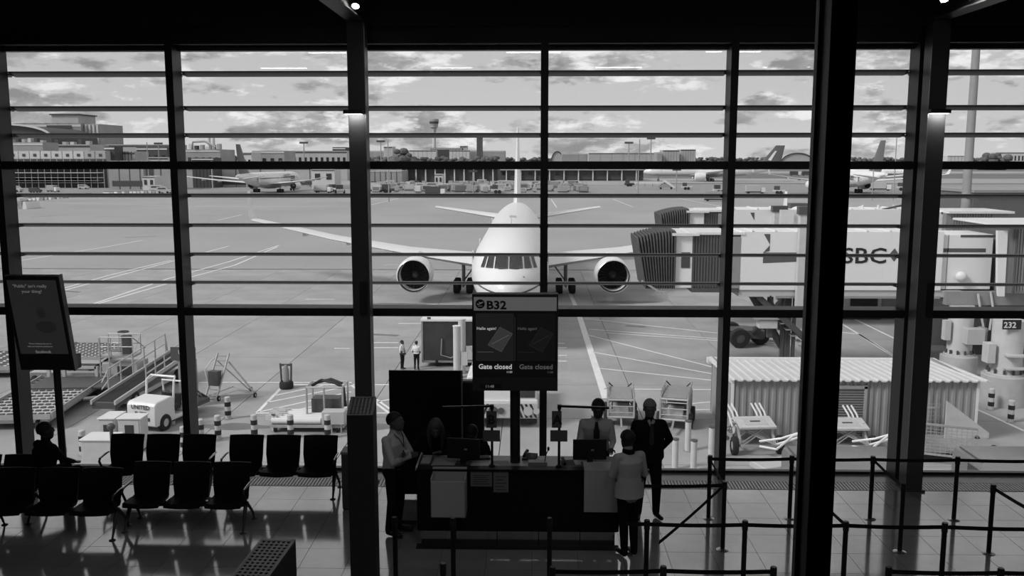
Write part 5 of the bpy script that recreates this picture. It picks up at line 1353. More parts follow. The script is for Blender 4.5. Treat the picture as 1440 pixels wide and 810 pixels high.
    wheels(4.4*s, wy+cr*.75+.6, .72*s, .60*s); wheels(-4.4*s, wy+cr*.75+.6, .72*s, .60*s)
    wheels(0, 6.2*s, 0, .48*s, 'nose_gear')
    # cabin windows
    if True:
        for sx in (-1, 1):
            wb = MB(); k = 0; y = 9*s
            while y < L*.80:
                if not (wy+3 < y < wy+3.6): wb.box(sx*R0*.985-.03, sx*R0*.985+.03, y, y+.28, zc+.42, zc+.78)
                y += .62
            wb.build('cabin_windows', M_dgrey, t, kind='stuff')
            for yy in (7*s, L*.30, L*.76): MB().box(sx*R0*.99-.03, sx*R0*.99+.03, yy, yy+1.0, zc-.7, zc+1.1).build('door', M_acwing, t)
    return t
# main aircraft facing the terminal
nose = gy(714.5, 380, 52.8); tail = gy(728, 300, 104)
rzm = -math.atan2(tail.x-nose.x, tail.y-nose.y)
ac = aircraft('white airliner with winglets parked nose-on at the gate', (nose.x, nose.y, G), rzm, wl=2.7, fin_mat=M_ac, L=53.5, fin_z=14.9)
# far aircraft
def fin_deco(t, fn): pass
pL = gg(333, 274)
far1 = aircraft('distant airliner with dark fin parked by the construction site, tail towards the terminal', (0,0,G), R(180-9), L=50, ez=2.2, wl=None, detail=False, fin_mat=M_finp, fin_z=16.2)
d = Matrix.Rotation(R(180-9), 3, 'Z') @ Vector((0, 50, 0)); far1.location = (pL.x-d.x, pL.y-d.y, G)
lg = MB()
for k, (x, y, z) in enumerate(((-2.56, 13, 4.9), (-2.56, 13, 3.9))): pass
for z0 in (3.6, 4.4, 5.2): MB().box(2.50, 2.60, 9.5, 13.0, z0, z0+.3).box(-2.60, -2.50, 9.5, 13.0, z0, z0+.3).build('livery_bar', M_dgrey, far1)
text('UNITED', 1.7, M_dgrey, far1, (-2.58, 19.5, 5.0), (R(90), 0, R(-90)), ext=.02)
pR = gg(1243, 276)
far2 = aircraft('distant twin-engined airliner with grey fin behind the nearer jet bridges', (0,0,G), R(180+5), L=58.8, R0=2.82, RZ=2.82, zc=5.0, span=60, ex=9.4, ey=22, er=1.6, ez=2.6, wy=21, cr=10.5, ct=2.5, tipy=39, fin_z=17.2, detail=False, fin_mat=mat('grey fin', .13, .4), wl=1.8, stab=19.4)
d = Matrix.Rotation(R(185), 3, 'Z') @ Vector((0, 58.8, 0)); far2.location = (pR.x-d.x, pR.y-d.y, G)
text('as', 3.4, M_dgrey, far2, (2.85, 40.5, 4.6), (R(90), 0, R(90)), ext=.02) if False else text('as', 3.2, M_dgrey, far2, (-2.85, 44.5, 4.7), (R(90), 0, R(-90)), ext=.02)
text('as', 3.2, M_dgrey, far2, (2.85, 40.0, 4.7), (R(90), 0, R(90)), ext=.02)
pA = gg(905, 254.5)
far3 = aircraft('long distant airliner in side view with dark swept fin on the far taxiway', (pA.x, pA.y, G), R(-96), L=73, R0=3.1, RZ=3.1, zc=5.6, span=62, ex=10, ey=26, er=1.95, ez=2.6, wy=25, cr=12, ct=2.6, tipy=44, fin_z=18.5, detail=False, fin_mat=M_finp, wl=None, stab=21)
MB().prism([(63.6,11.0),(67.0,15.6),(68.0,15.6),(65.2,10.6)], -.52, .52, 'x').build('fin_flash', M_white, far3)
pS = gg(1345, 253.5)
far4 = aircraft('tiny distant airliner on the far taxiway at the right', (pS.x, pS.y+60, G), R(60), L=40, R0=2, RZ=2, zc=3.6, span=35, ex=6, ey=13, er=1.1, ez=1.7, wy=14, cr=6, ct=1.6, tipy=23, fin_z=11.8, detail=False, stab=12.5)

# =================================================================== THE FAR SIDE
def gd(py): return gg(720, py).y
M_b1 = mat('far building pale', .62, .7); M_b2 = mat('far building grey', .34, .7, var=.1, scale=.1); M_b3 = mat('far building dark', .07, .7); M_b4 = mat('far building mid', .44, .7, var=.08, scale=.1)
M_grass = mat('far grass', .16, .9, var=.15, scale=.01, detail=8); M_tree = mat('far trees', .12, .9, var=.3, scale=.05)
def fbuild(label, px0, px1, yt, D, depth=20, m=None, wins=0, roof=None, name='building', cat='building', rows=1):
    a, b = gy(px0, 230, D), gy(px1, 230, D); h = gy((px0+px1)/2, yt, D).z - G; w = (b.x-a.x)/2
    t = thing(name, label, cat, ((a.x+b.x)/2, D, G))
    MB().box(-w, w, 0, depth, 0, h).build('wall', m or M_b2, t)
    if roof: MB().box(-w-.5, w+.5, -.5, depth+.5, h, h+roof).build('roof', M_b3, t)
    for r_ in range(rows):
        for k in range(wins):
            x = -w + 2*w*(k+.5)/wins; ww = w/wins*.45; z = h*(r_+.62)/rows
            MB().box(x-ww, x+ww, -.15, 0, z-h/rows*.14, z+h/rows*.16).build('window', M_glassd, t)
    if not wins and w > 4:
        for k in range(1, 6): x = -w + 2*w*k/6; MB().box(x-.12, x+.12, -.12, 0, 0, h).build('panel_joint', M_b3, t)
    MB().box(-w, w, -.2, 0, h*.93, h*.97).build('parapet_band', M_b3 if m in (M_b1, M_b4) else M_b1, t)
    if rows == 1 and w > 5: MB().box(-w*.9, w*.7, -.2, 0, h*.12, h*.30).build('lower_bay', M_b3, t)
    return t, w, h
# grass areas and taxiways beyond
MB().box(-900, 900, 300, 420, G-.03, G).build('far_apron', mat('far apron tone', .27, .7, var=.12, scale=.03, detail=9), ap)
MB().box(-2500, 2500, 560, 760, G-.02, G+.01).build('far_grass', M_grass, ap)
MB().box(-2500, 2500, 900, 5900, G-.02, G+.01).build('far_grass', M_grass, ap)
MB().box(60, 900, 430, 450, G-.02, G+.01).build('far_grass', M_grass, ap)
# hotel block with fins
D = 620
t, w, h = fbuild('tall pale hotel block with vertical fins on the left skyline', 22, 117, 173, D, 40, mat('hotel facade', .30, .6))
for k in range(13): x = -w + 2*w*(k+.5)/13; MB().box(x-.75, x+.75, -1.0, 0, 4, h-6).build('facade_fin', M_b1, t)
MB().box(w, w+10.5, 4, 40, 0, h-.5).build('side_wing', M_b2, t)
for k in range(4): MB().box(w+1+2.6*k, w+2.1+2.6*k, 3.2, 4, 2, h-1).build('side_fin', M_b1, t)
MB().box(-w+24, w-4, 5, 30, h, h+5.5).build('roof_plant', M_b4, t); MB().box(-w+23, w-3, 4, 31, h+5.5, h+6.3).build('plant_roof', M_b3, t)
MB().box(.0, w-6, -.4, 0, h-3.5, h-1.5).build('roof_sign_band', M_b3, t)
# curved roof terminal
D = 560; a, b = gy(-60, 190, D), gy(72, 190, D)
t = thing('curved_roof_hall', 'dark curved roof of a terminal hall at the left edge', 'building', ((a.x+b.x)/2, D, G)); w = (b.x-a.x)/2; h0 = gy(20, 193, D).z-G; h1 = gy(20, 176, D).z-G
MB().prism([(-w,0)]+[(w*math.cos(math.pi*(1-k/16)), h0+(h1-h0)*math.sin(math.pi*k/16)) for k in range(17)]+[(w,0)], 0, 60, 'y').build('vault', M_b3, t)
MB().prism([(w*1.01*math.cos(math.pi*(1-k/16)), h0+.8+(h1-h0)*1.03*math.sin(math.pi*k/16)) for k in range(17)]+[(w*math.cos(math.pi*k/16), h0+(h1-h0)*math.sin(math.pi*k/16)) for k in range(17)], -2, 0, 'y').build('roof_rim', M_b1, t)
# site cabins, scaffolded structure, sheds
t, w, h = fbuild('long row of pale site cabins on the construction site', 12, 150, 212, 372, 8, M_b4, 0)
for k in range(9):
    x = -w + 2*w*(k+.5)/9; MB().box(x-w/9*.94, x+w/9*.94, -.3, 0, h-3.2, h-.2).build('cabin_front', M_b1 if k < 7 else M_b4, t); MB().box(x-.6, x+.6, -.45, -.3, h-2.3, h-1.2).build('window', M_b3, t)
b = MB(); w2 = w
for k in range(16): b.cyl((-w+2*w*k/15,-3,0), (-w+2*w*k/15,-3,h-3.4), .12, n=5)
for z in (2, 4, 6, 8): b.box(-w, w, -3.1, -2.9, z, z+.18); 
b.build('scaffold', M_pale, t); 
for z in (3, 6, 9): MB().box(-w, w*.9, -4, 0, z-.15, z).build('floor_slab', M_b2, t)
MB().box(-w, w, -.2, 0, 0, h-3.4).build('dark_bay', M_b3, t)
specs = [
 ('cluttered grey rooftop plant building above the cabins', 10, 62, 200, 420, 14, M_b2, 6), ('grey building with roof plant behind the cabins', 62, 128, 203, 446, 20, M_b4, 7), ('dark stair tower right of the cabins', 148, 162, 206, 376, 8, M_b3, 0),
 ('large pale grey warehouse box right of the cabins', 163, 190, 213, 384, 14, M_b4, 0), ('grey warehouse with dark tall door left of the first mullion', 152, 240, 226, 352, 12, M_b2, 0), ('pale low hut left of the first mullion', 199, 216, 248, 318, 8, M_b1, 2),
 ('dark building behind the warehouses', 193, 236, 207, 430, 20, M_b3, 4), ('pale office box beside the first mullion', 205, 236, 221, 402, 14, M_b1, 3), ('long pale flat-roofed building on the left horizon', 150, 240, 203, 600, 30, M_b4, 10),
 ('grey process building with pipework left of the distant fin', 262, 310, 210, 400, 20, M_b2, 5), ('dark block behind the distant fin', 270, 300, 222, 372, 10, M_b3, 0), ('pale block right of the distant fin', 341, 354, 214, 400, 14, M_b1, 2),
 ('mid grey block right of the distant fin', 355, 400, 212, 420, 20, M_b2, 4), ('wide low terminal behind the distant airliner', 262, 470, 236, 385, 8, M_b4, 0), ('long grey terminal wing behind the left column', 395, 488, 212, 500, 20, M_b4, 12),
 ('white service block right of the distant airliner', 438, 470, 238, 360, 12, M_b1, 2), ('dark flat canopy building near the left column', 468, 486, 207, 620, 20, M_b3, 0), ('pale freight shed beyond the left column', 519, 565, 240, 398, 20, M_b2, 0),
 ('dark open cargo hall beyond the container yard', 565, 700, 236, 420, 30, M_b3, 0), ('pale gatehouse with flat roof in the container yard', 611, 622, 245, 360, 8, M_b1, 2),
 ('dark long cargo hall behind the aircraft tail', 702, 905, 238, 500, 30, M_b3, 16), ('long low terminal strip with pale bays below the control tower', 520, 710, 212, 1300, 40, M_b2, 0), ('white hangar bay left of the control tower', 540, 552, 206, 1255, 30, M_b1, 0),
 ('pale low terminal bays right of the control tower', 632, 660, 211, 1200, 20, M_b1, 0), ('pale low terminal bays left of the control tower', 576, 613, 211, 1200, 20, M_b1, 0), ('small white plant box near the dark tower', 647, 657, 205, 1265, 20, M_b1, 0),
 ('dark terminal roof right of the control tower', 605, 650, 208, 1240, 20, M_b3, 0), ('hazy pale warehouse right of the centre mullion', 828, 925, 215, 1300, 30, M_b4, 0), ('hazy low warehouse near the centre mullion', 790, 860, 216, 1500, 30, M_b2, 0),
 ('pale grey tall gas holder block left one', 932, 955, 211, 1100, 30, M_b4, 0), ('pale grey tall gas holder block right one', 957, 978, 210, 1120, 30, M_b4, 0), ('dark narrow block left of the tall grey blocks', 924, 931, 214, 1080, 30, M_b2, 0),
 ('white buildings on the far right horizon', 1399, 1440, 214, 1150, 20, M_b1, 8), ('low white buildings right of the column on the horizon', 1332, 1362, 219, 1300, 20, M_b1, 0)]
for lb, a0, a1, yt, D, dp, m, wn_ in specs:
    t, w, h = fbuild(lb, a0, a1, yt, D, dp, m, wn_)
    if 'roof plant' in lb or 'rooftop' in lb or 'pipework' in lb:
        for k in range(6): x = -w+2*w*(k+.5)/6; MB().box(x-w*.09, x+w*.07, 2, 5, h, h+random.uniform(.8,2.6)).build('roof_unit', (M_b1, M_b3, M_b4)[k%3], t)
    if 'pipework' in lb: MB().tube([(-w*.6,-1,h+1),(-w*.5,-1,h+3.2),(w*.2,-1,h+3.4),(w*.8,-1,h+1)], .5, 8).build('pipe', M_b4, t); MB().cyl((w*.3,2,h),(w*.3,2,h+6),.7).cyl((w*.55,2,h),(w*.55,2,h+6),.7).build('stack', M_b1, t)
    if 'tall door' in lb: MB().box(-w+14.2+.0, -w+17.2, -.2, 0, 0, h*.93).build('door', M_b3, t); [MB().box(-w+13.2*k, -w+13.2*k+.3, -.25, 0, 0, h).build('seam', M_b4, t) for k in range(1, 6)]
    if 'open cargo' in lb or 'cargo hall' in lb:
        for k in range(10): x = -w+2*w*(k+.5)/10; MB().box(x-.3, x+.3, -1.2, -.6, 0, h).build('canopy_post', M_b1, t)
        MB().box(-w, w, -2, 0, h-.5, h+.4).build('canopy', M_b4, t)
# control tower
D = 1270; px = 610.5; hh = lambda py: gy(px, py, D).z-G
t = thing('control_tower', 'airport control tower with flared glazed cab on the skyline', 'tower', (gy(px,190,D).x, D, G))
MB().lathe([(0,0),(2.6,0),(2.3,hh(185)),(0,hh(185))], 20).build('shaft', M_b1, t)
MB().lathe([(0,hh(186)),(2.6,hh(186)),(3.4,hh(181)),(5.2,hh(179)),(5.4,hh(177.5)),(0,hh(177.5))], 20).build('neck', M_b4, t)
MB().lathe([(5.2,hh(177.5)),(6.6,hh(169)),(6.4,hh(167.5)),(0,hh(167.3))], 20).build('cab', M_b2, t); MB().lathe([(5.9,hh(174)),(6.35,hh(171)),(6.4,hh(171)),(6.0,hh(174))], 20).build('cab_glazing', M_b3, t)
D = 1200; px = 674.5
t = thing('old_control_tower', 'squat dark tower with flat cap right of the control tower', 'tower', (gy(px,190,D).x, D, G))
MB().box(-3.8,3.8,-3,3,0,hh(192)).build('shaft', M_b3, t); MB().box(-6,6,-5,5,hh(191.5),hh(189)).build('cap', M_b3, t)
for k in range(4): MB().box(-3.4+2*k,-3.2+2*k,-3.1,-3,2,hh(193)).build('rib', M_b4, t)
# stadium arch and dome
for px0, px1, yt, D, lb in ((1098,1145,216,1500,'hazy domed arch roof on the right horizon'), (775,792,213.5,1700,'tiny arch on the horizon right of the centre mullion')):
    a, b = gy(px0,222,D), gy(px1,222,D); w = (b.x-a.x)/2; h = gy(px0,yt,D).z-G; hb = 4.5
    t = thing('arched_roof', lb, 'building', ((a.x+b.x)/2, D, G)); o_ = [(w*math.cos(math.pi*(1-k/20)), hb+(h-hb)*math.sin(math.pi*k/20)) for k in range(21)]
    MB().prism([(-w,0)]+o_+[(w,0)], 0, 30, 'y').build('vault', M_b4, t); MB().tube([(x, -1, z+.7) for x, z in o_], .8, 6).build('rib', M_b3, t)
# light masts and poles
for px, yb, yt, D, lb, head in ((546,275,198,250,'thin light mast right of the left column',0),(884,222,202,900,'light mast on the horizon, leftmost of three',1),(899,224,196,700,'light mast on the horizon, middle of three',0),(915,224,196,700,'light mast on the horizon with a broad head',1),
    (536,222,200,800,'distant light mast beside the left column',1),(428,240,202,400,'light mast above the distant terminal wing',1),(1259,270,192,260,'thin pole beside the grey-finned airliner',0),(208,225,200,345,'thin mast left of the first mullion',0),(224,225,203,400,'lamp mast beside the first mullion',1),(1229,270,236,260,'short pole behind the right airliner',0),
    (952,266,240,330,'pole with sign on the far stand',1),(1141,222,204,1100,'thin chimney on the right horizon',0),(898,271,240,300,'tall pole by the passenger steps',0),(665,270,242,310,'lamp pole in the container yard',1)):
    a = gy(px, 230, D); h = gy(px, yt, D).z-G; t = thing('light_mast', lb, 'mast', (a.x, D, G)); r = max(.12, D*.00065)
    MB().cyl((0,0,0),(0,0,h),r,r*.8,8).build('pole', M_b2, t)
    if head: MB().box(-r*7,r*7,-r,r,h,h+r*3).build('lamp_head', M_b3, t)
# container yard
random.seed(11); con = None
placed = []
for k in range(520):
    px = random.uniform(522, 826); py = random.uniform(260, 271.5)
    if (575 < px < 620 and k % 2) or 604 < px < 629 and py < 263: continue
    p = gg(px, py); sc_ = random.uniform(.8, 1.25)
    if any((p.x-q.x)**2 + (p.y-q.y)**2 < 3.9**2 for q in placed) or len(placed) >= 130: continue
    placed.append(p)
    if con is None:
        con = thing('freight_container', 'grey air freight containers parked in the yard behind the aircraft', 'container', (0,0,0), group='air freight containers in the far yard')
        MB().prism([(-1.0,.5),(1.0,.5),(1.6,1.1),(1.6,2.1),(-1.6,2.1),(-1.6,.5)], -.8, .8, 'y').build('shell', mat('container skin', .42, .45, obj_var=.55), con); MB().box(-1.5,1.5,-.7,.7,.2,.5).build('dolly', M_dgrey, con)
        MB().box(-1.2,1.2,-.83,-.8,.8,1.9).build('curtain', mat('container curtain', .35, .6, obj_var=.7), con); o = con
    else: o = dup(con)
    o.location = (p.x, p.y, G); o.scale = (sc_,)*3; o.rotation_euler = (0,0,random.choice((0, R(90), R(8), R(-20))))
# far vehicles
def fcar(px, py, label, kind='van', s=1.0, rz=0, m=None):
    p = gg(px, py); t = thing('service_vehicle', label, 'vehicle', (p.x, p.y, G), rz); t.scale = (s,)*3
    L_ = {'van': 5, 'truck': 8, 'tug': 3, 'bus': 9}[kind]; m = m or M_offw
    if kind == 'truck': MB().box(-1.1,1.1,-L_/2,-L_/2+1.8,.5,2.4).build('cab', M_white, t, bevel=.1); MB().box(-1.2,1.2,-L_/2+2,L_/2,.9,3.4).build('box_body', m, t); MB().box(-1,1,-L_/2,L_/2,.4,.8).build('chassis', M_b3, t)
    elif kind == 'tug': MB().box(-.8,.8,-1.5,1.5,.4,1.0).build('body', m, t, bevel=.1); MB().box(-.75,.75,0,1.2,1,1.9).build('cab', M_b3, t)
    else: MB().prism([(-L_/2,.4),(-L_/2,1.2),(-L_/2+.9,1.4),(-L_/2+1.6,2.2),(L_/2,2.2),(L_/2,.4)], -1, 1, 'x').build('body', m, t); MB().box(-1.02,1.02,-L_/2+1.7,L_/2-.6,1.4,1.9).build('side_glass', M_b3, t)
    for y in (-L_/2+1.1, L_/2-1.1):
        for x in (-1, 1): MB().lathe([(0,-.12),(.4,-.12),(.4,.12),(0,.12)], 10, (0,0,0), 'x').build('wheel', M_rubber, t, loc=(x*.95, y, .4))
for a in ((840,252,'white van left of two in the far service road','van',1,0),(851,252,'white van right of two in the far service road','van',1,0),(966,267,'small tug by the far passenger steps','tug',1.4,R(80)),(1007,283,'dark service truck with box body beyond the far bridge','truck',.8,R(85),M_b2),(1062,272,'light service truck under the wing of the right airliner','truck',.8,R(90)),
    (1096,273,'cluster vehicle beside the engine of the right airliner','tug',1.4,R(70)),(1238,268,'catering truck with dark window behind the grey fin','truck',.9,R(80)),(1118,247,'dark truck on the far taxiway, left one','truck',.9,R(90),M_b3),(1135,247,'dark truck on the far taxiway, right one','truck',.9,R(90),M_b3),
    (612,274,'dark service truck before the container yard','truck',.8,R(88),M_b3),(530,269,'pale truck near the left column','truck',.8,R(80)),(640,268,'pale box truck in the container yard','truck',.8,R(92)),(22,270,'white van at the construction site','van',1,R(80)),(50,271,'dark car at the construction site','van',.8,R(85),M_b3),(118,266,'white car at the construction site fence','van',.8,R(90)),
    (75,270,'grey digger vehicle at the construction site','truck',.7,R(60),M_b2),(224,271,'white minibus left of the first mullion','van',1.2,R(85)),(232,272,'second vehicle beside the minibus','van',1,R(85),M_b4),(470,270,'ground power unit by the distant wing tip','tug',1.4,R(60)),(455,271,'loading truck beside the distant airliner','truck',.8,R(75)),(478,272,'baggage tractor beside the left column','tug',1.5,R(20)),(1012,272,'pale tug on the far stand','tug',1.5,R(90)),
    (885,262,'dark tug near the far passenger steps','tug',1.4,R(90),M_b3),(1270,268,'tug right of the grey-finned airliner','tug',1.5,R(60)),(700,272,'pale tug in front of the container yard','tug',1.5,R(90)),(545,271,'tractor in front of the freight shed','tug',1.5,R(90),M_b3)):
    fcar(*a)
# passenger steps
p = gg(925, 266); t = thing('passenger_steps', 'mobile passenger steps with white canopy on the far stand', 'steps', (p.x, p.y, G))
MB().prism([(-9,2.6),(2,2.6),(3,2.2),(-9,2.2)], -1, 1, 'y').build('canopy', M_white, t); MB().prism([(0,.6),(3.2,3.4),(6,.6)], -1, 1, 'y').build('flight', M_b2, t); MB().prism([(1.5,3.2),(2.6,3.6),(6.6,.8),(6.0,.4)], -1.2, -1, 'y').build('side_panel', M_white, t)
for x in (-8,-5,-2): MB().cyl((x,0,0),(x,0,2.3),.12).build('post', M_b1, t)
for x in (1,5): MB().lathe([(0,-.1),(.4,-.1),(.4,.1),(0,.1)], 10, (0,0,0), 'y').build('wheel', M_rubber, t, loc=(x,-1,.4))
# construction barrier blocks
blk = None
for k in range(34):
    f = k/33
    if k < 17: px, py = 34+ (125-34)*(k/16), 285-9*(k/16)**.7
    else: px, py = 150+(236-150)*((k-17)/16), 274-3*((k-17)/16)
    p = gg(px, py)
    if blk is None:
        blk = thing('barrier_block', 'small barrier block of the row fencing the construction site', 'barrier', (0,0,0), group='barrier blocks along the construction site')
        MB().prism([(-.55,0),(.55,0),(.25,.9),(-.25,.9)], -1.0, 1.0, 'x').build('block', mat('barrier plastic', .5, .5, obj_var=.6), blk); MB().box(-.9,.9,-.1,.1,.9,1.0).build('top_rail', M_b3, blk); o = blk
    else: o = dup(blk)
    o.location = (p.x, p.y, G)
for k, px in enumerate((22.5, 28.5, 34.5)):
    p = gg(px, 294); t = thing('concrete_kerb_block', ('large pale concrete barrier block at the left edge, first of three', 'large dark concrete barrier block at the left edge, middle of three', 'large pale concrete barrier block at the left edge, last of three')[k], 'barrier', (p.x, p.y, G), 0); s = 1
    MB().prism([(-.5,0),(.5,0),(.5,.3),(.25,1.7),(-.25,1.7),(-.5,.3)], 0, 6, 'y' if False else 'y').build('block', M_white if k != 1 else M_b2, t); MB().box(-.2,.2,1,5,1.7,1.75).build('cap', M_b3, t)
# tree belts
random.seed(5)
def trees(px0, px1, yt, D, label, nm='tree_belt'):
    a, b = gy(px0, 222, D), gy(px1, 222, D); h = gy(px0, yt, D).z-G; m = MB(); x = a.x
    while x < b.x:
        for q in range(4):
            r = h*random.uniform(.12, .24); m.ell((x+random.uniform(-r,r), D+random.uniform(-8,8), G+random.uniform(.3,.95)*h-r*.6), (r*1.3, r*1.2, r), 7, 5)
        m.ell((x, D+4, G+h*.25), (h*.5, h*.4, h*.4), 7, 5); x += h*.28
    tag(m.build(nm, M_tree), label, 'trees', kind='stuff')
trees(1388, 1412, 214, 1000, 'dark round tree clump on the right horizon'); trees(1020, 1300, 220.5, 1700, 'low dark tree line on the right horizon'); trees(700, 1020, 220.5, 1900, 'low hazy tree line right of the centre mullion'); trees(519, 700, 219.5, 1150, 'bushes below the control tower')
trees(1300, 1440, 220.5, 1600, 'low tree line at the right edge'); trees(0, 500, 217, 900, 'tree line behind the construction site'); trees(557, 578, 208, 1080, 'taller dark trees left of the control tower')

# =================================================================== PEOPLE
M_skin = mat('skin', .14, .55); M_skind = mat('skin dark', .06, .55)
M_shirt = mat('white shirt cloth', .70, .8, bump=.3, bscale=18); M_knit = mat('ribbed pale knit', .62, .9, bump=.5, bscale=60, stretch=(1.5,1.5,.1))
M_suit = mat('dark suit cloth', .010, .85, spec=.2); M_trou = mat('dark trouser cloth', .012, .85, spec=.2); M_shoe = mat('black shoe', .01, .35)
M_hair = mat('dark hair', .012, .6, bump=.6, bscale=40); M_hairg = mat('grey hair', .30, .7, bump=.6, bscale=40); M_hairf = mat('fair hair', .10, .6, bump=.6, bscale=40)
M_vest = mat('bright vest cloth', .75, .7); M_refl = mat('reflective tape', .9, .3)
def capsule(mb, a, b, ra, rb, n=12, flat=1.0):
    a, b = Vector(a), Vector(b); d, x, y = mb.frame_dirs(a, b, Vector((0,1,0)) if abs((b-a).normalized().z) > .7 else Vector((0,0,1)))
    L_ = (b-a).length; rings = []
    for s in (-.98, -.8, -.5, 0): rings.append((a + d*(ra*s), ra*math.sqrt(1-s*s)))
    for s in (.33, .66): rings.append((a + d*L_*s, ra + (rb-ra)*s + .0))
    for s in (0, .5, .8, .98): rings.append((b + d*(rb*s), rb*math.sqrt(1-s*s)))
    mb.loft([[p + x*math.cos(2*math.pi*k/n)*r + y*math.sin(2*math.pi*k/n)*r*flat for k in range(n)] for p, r in rings])
def torso(mb, rings, n=20):
    """rings: (centre, half width, half depth, yaw)"""
    rr = []
    for c, a, b, yw in rings:
        c = Vector(c); ca, sa = math.cos(yw), math.sin(yw)
        rg = []
        for k in range(n):
            t = 2*math.pi*k/n; u = math.copysign(abs(math.cos(t))**.85, math.cos(t))*a; v = math.copysign(abs(math.sin(t))**.85, math.sin(t))*b
            rg.append(c + Vector((u*ca - v*sa, u*sa + v*ca, 0)))
        rr.append(rg)
    mb.loft(rr)
BASE = dict(pel=(0,0,.95), che=(0,.01,1.30), nek=(0,.01,1.47), hed=(0,-.01,1.62),
    sl=(.175,.01,1.40), el=(.235,.03,1.12), wl=(.25,-.04,.88), sr=(-.175,.01,1.40), er=(-.235,.03,1.12), wr=(-.25,-.04,.88),
    hl=(.085,0,.92), kl=(.10,-.01,.50), al=(.10,.03,.09), tl=(.13,-.15,.03), hr=(-.085,0,.92), kr=(-.10,-.01,.50), ar=(-.10,.03,.09), tr=(-.13,-.15,.03))
def person(label, loc, rz, pose=None, top=None, leg=None, skin=None, hair=None, hairstyle='short', scale=1.0, yaw=0.0, head_yaw=0.0, nod=0.0,
           build_=1.0, jacket=False, long_top=False, woman=False, fingers=True, group=None, sleeve_short=False, curl=.5, voxel=.011, hl=(0,-.35,-1), hr=(0,-.35,-1)):
    J = dict(BASE); J.update(pose or {}); J = {k: Vector(v) for k, v in J.items()}
    t = thing('person', label, 'person', loc, rz, group); t.scale = (scale,)*3; build_ *= 1.10; HS = 1.13; J['hed'] = J['hed'] - Vector((0,0,.012))
    sk = skin or M_skin; top = top or M_shirt; leg = leg or M_trou
    mb = MB(); segs = []
    def seg(a, b, ra, rb, cls, flat=1.0): capsule(mb, J[a] if isinstance(a, str) else a, J[b] if isinstance(b, str) else b, ra, rb, 12, flat); segs.append((J[a] if isinstance(a, str) else Vector(a), J[b] if isinstance(b, str) else Vector(b), (ra+rb)/2, cls))
    B = build_; jw = 1.12 if jacket else 1.0
    hipw, waw, chw = (.172, .14, .155) if woman else (.165, .155, .178)
    pel, che, nek = J['pel'], J['che'], J['nek']
    pk = lambda f: pel.lerp(che, f)
    shv = (J['sl']-J['sr']); yw = math.atan2(shv.y, shv.x)
    torso(mb, [(pel - Vector((0,0,.10)), hipw*B*.80*jw, .105*B*jw, 0), (pel - Vector((0,0,.03)), hipw*B*jw, .125*B*jw, 0), (pk(.25), (hipw*.5+waw*.5)*B*jw, .118*B*jw, yw*.3), (pk(.5), waw*B*jw, .108*B*jw, yw*.6),
        (pk(.8), chw*.97*B*jw, .122*B*jw, yw), (che + Vector((0,0,.03)), chw*1.03*B*jw, .122*B*jw, yw), (che.lerp(nek, .45), chw*.88*B, .100*B, yw), (che.lerp(nek, .75), .105*B, .082, yw), (nek + Vector((0,0,.0)), .058, .06, yw)])
    segs.append((pel, pel + Vector((0,0,-.08)), .13, 'top' if jacket or long_top else 'leg')); segs.append((pk(.3), che, .14, 'top')); segs.append((che, che.lerp(nek, .75), .13, 'top'))
    seg('sl', 'el', .056*B*jw, .043*B*jw, 'top'); seg('el', 'wl', .042*B*jw, .031*jw, 'skin' if sleeve_short else 'top')
    seg('sr', 'er', .056*B*jw, .043*B*jw, 'top'); seg('er', 'wr', .042*B*jw, .031*jw, 'skin' if sleeve_short else 'top')
    capsule(mb, J['che'].lerp(J['nek'], .5), J['sl'], .06*B, .056*B*jw); capsule(mb, J['che'].lerp(J['nek'], .45), J['sr'], .06*B, .056*B*jw)
    segs.append((J['che'].lerp(J['nek'], .45), J['sl'], .06, 'top')); segs.append((J['che'].lerp(J['nek'], .45), J['sr'], .06, 'top'))
    for s in 'lr':
        seg('h'+s, 'k'+s, .092*B, .062*B, 'leg'); seg('k'+s, 'a'+s, .062*B, .045*B, 'leg')
        seg(J['a'+s]-Vector((0,0,.035)), J['t'+s]+Vector((0,0,.012)), .045, .036, 'shoe', .85)
    capsule(mb, nek - Vector((0,0,.03)), J['hed'] + Vector((0,.02,-.06)), .066, .060); segs.append((nek + Vector((0,0,.035)), J['hed'] + Vector((0,0,-.06)), .055, 'skin'))
    # head: skull, face, jaw, nose, brow, lips, ears
    rot = (Matrix.Rotation(head_yaw, 3, 'Z') @ Matrix.Rotation(nod, 3, 'X')); hc = J['hed']
    H = lambda x, y, z: hc + rot @ (Vector((x, y, z))*HS)
    mb.ell(H(0,.018,.035), tuple(HS*v for v in (.078,.097,.092)), 18, 12, rot); mb.ell(H(0,-.022,-.02), tuple(HS*v for v in (.064,.072,.098)), 16, 10, rot); mb.ell(H(0,-.045,-.078), tuple(HS*v for v in (.042,.042,.036)), 12, 8, rot)
    mb.loft([[H(-.010,-.088,.03), H(.010,-.088,.03), H(.006,-.08,.05), H(-.006,-.08,.05)], [H(-.018,-.085,-.018), H(.018,-.085,-.018), H(.009,-.118,-.012), H(-.009,-.118,-.012)]])
    mb.ell(H(0,-.083,.038), (.052,.016,.010), 12, 6, rot); mb.ell(H(0,-.088,-.047), (.025,.011,.009), 10, 6, rot); mb.ell(H(0,-.086,-.060), (.021,.011,.008), 10, 6, rot)
    for s in (-1, 1): mb.ell(H(s*.078,.012,-.005), (.010,.022,.034), 8, 6, rot)
    segs.append((hc + Vector((0,0,-.05)), hc + Vector((0,0,.06)), .09, 'skin'))
    # palms
    hands = []
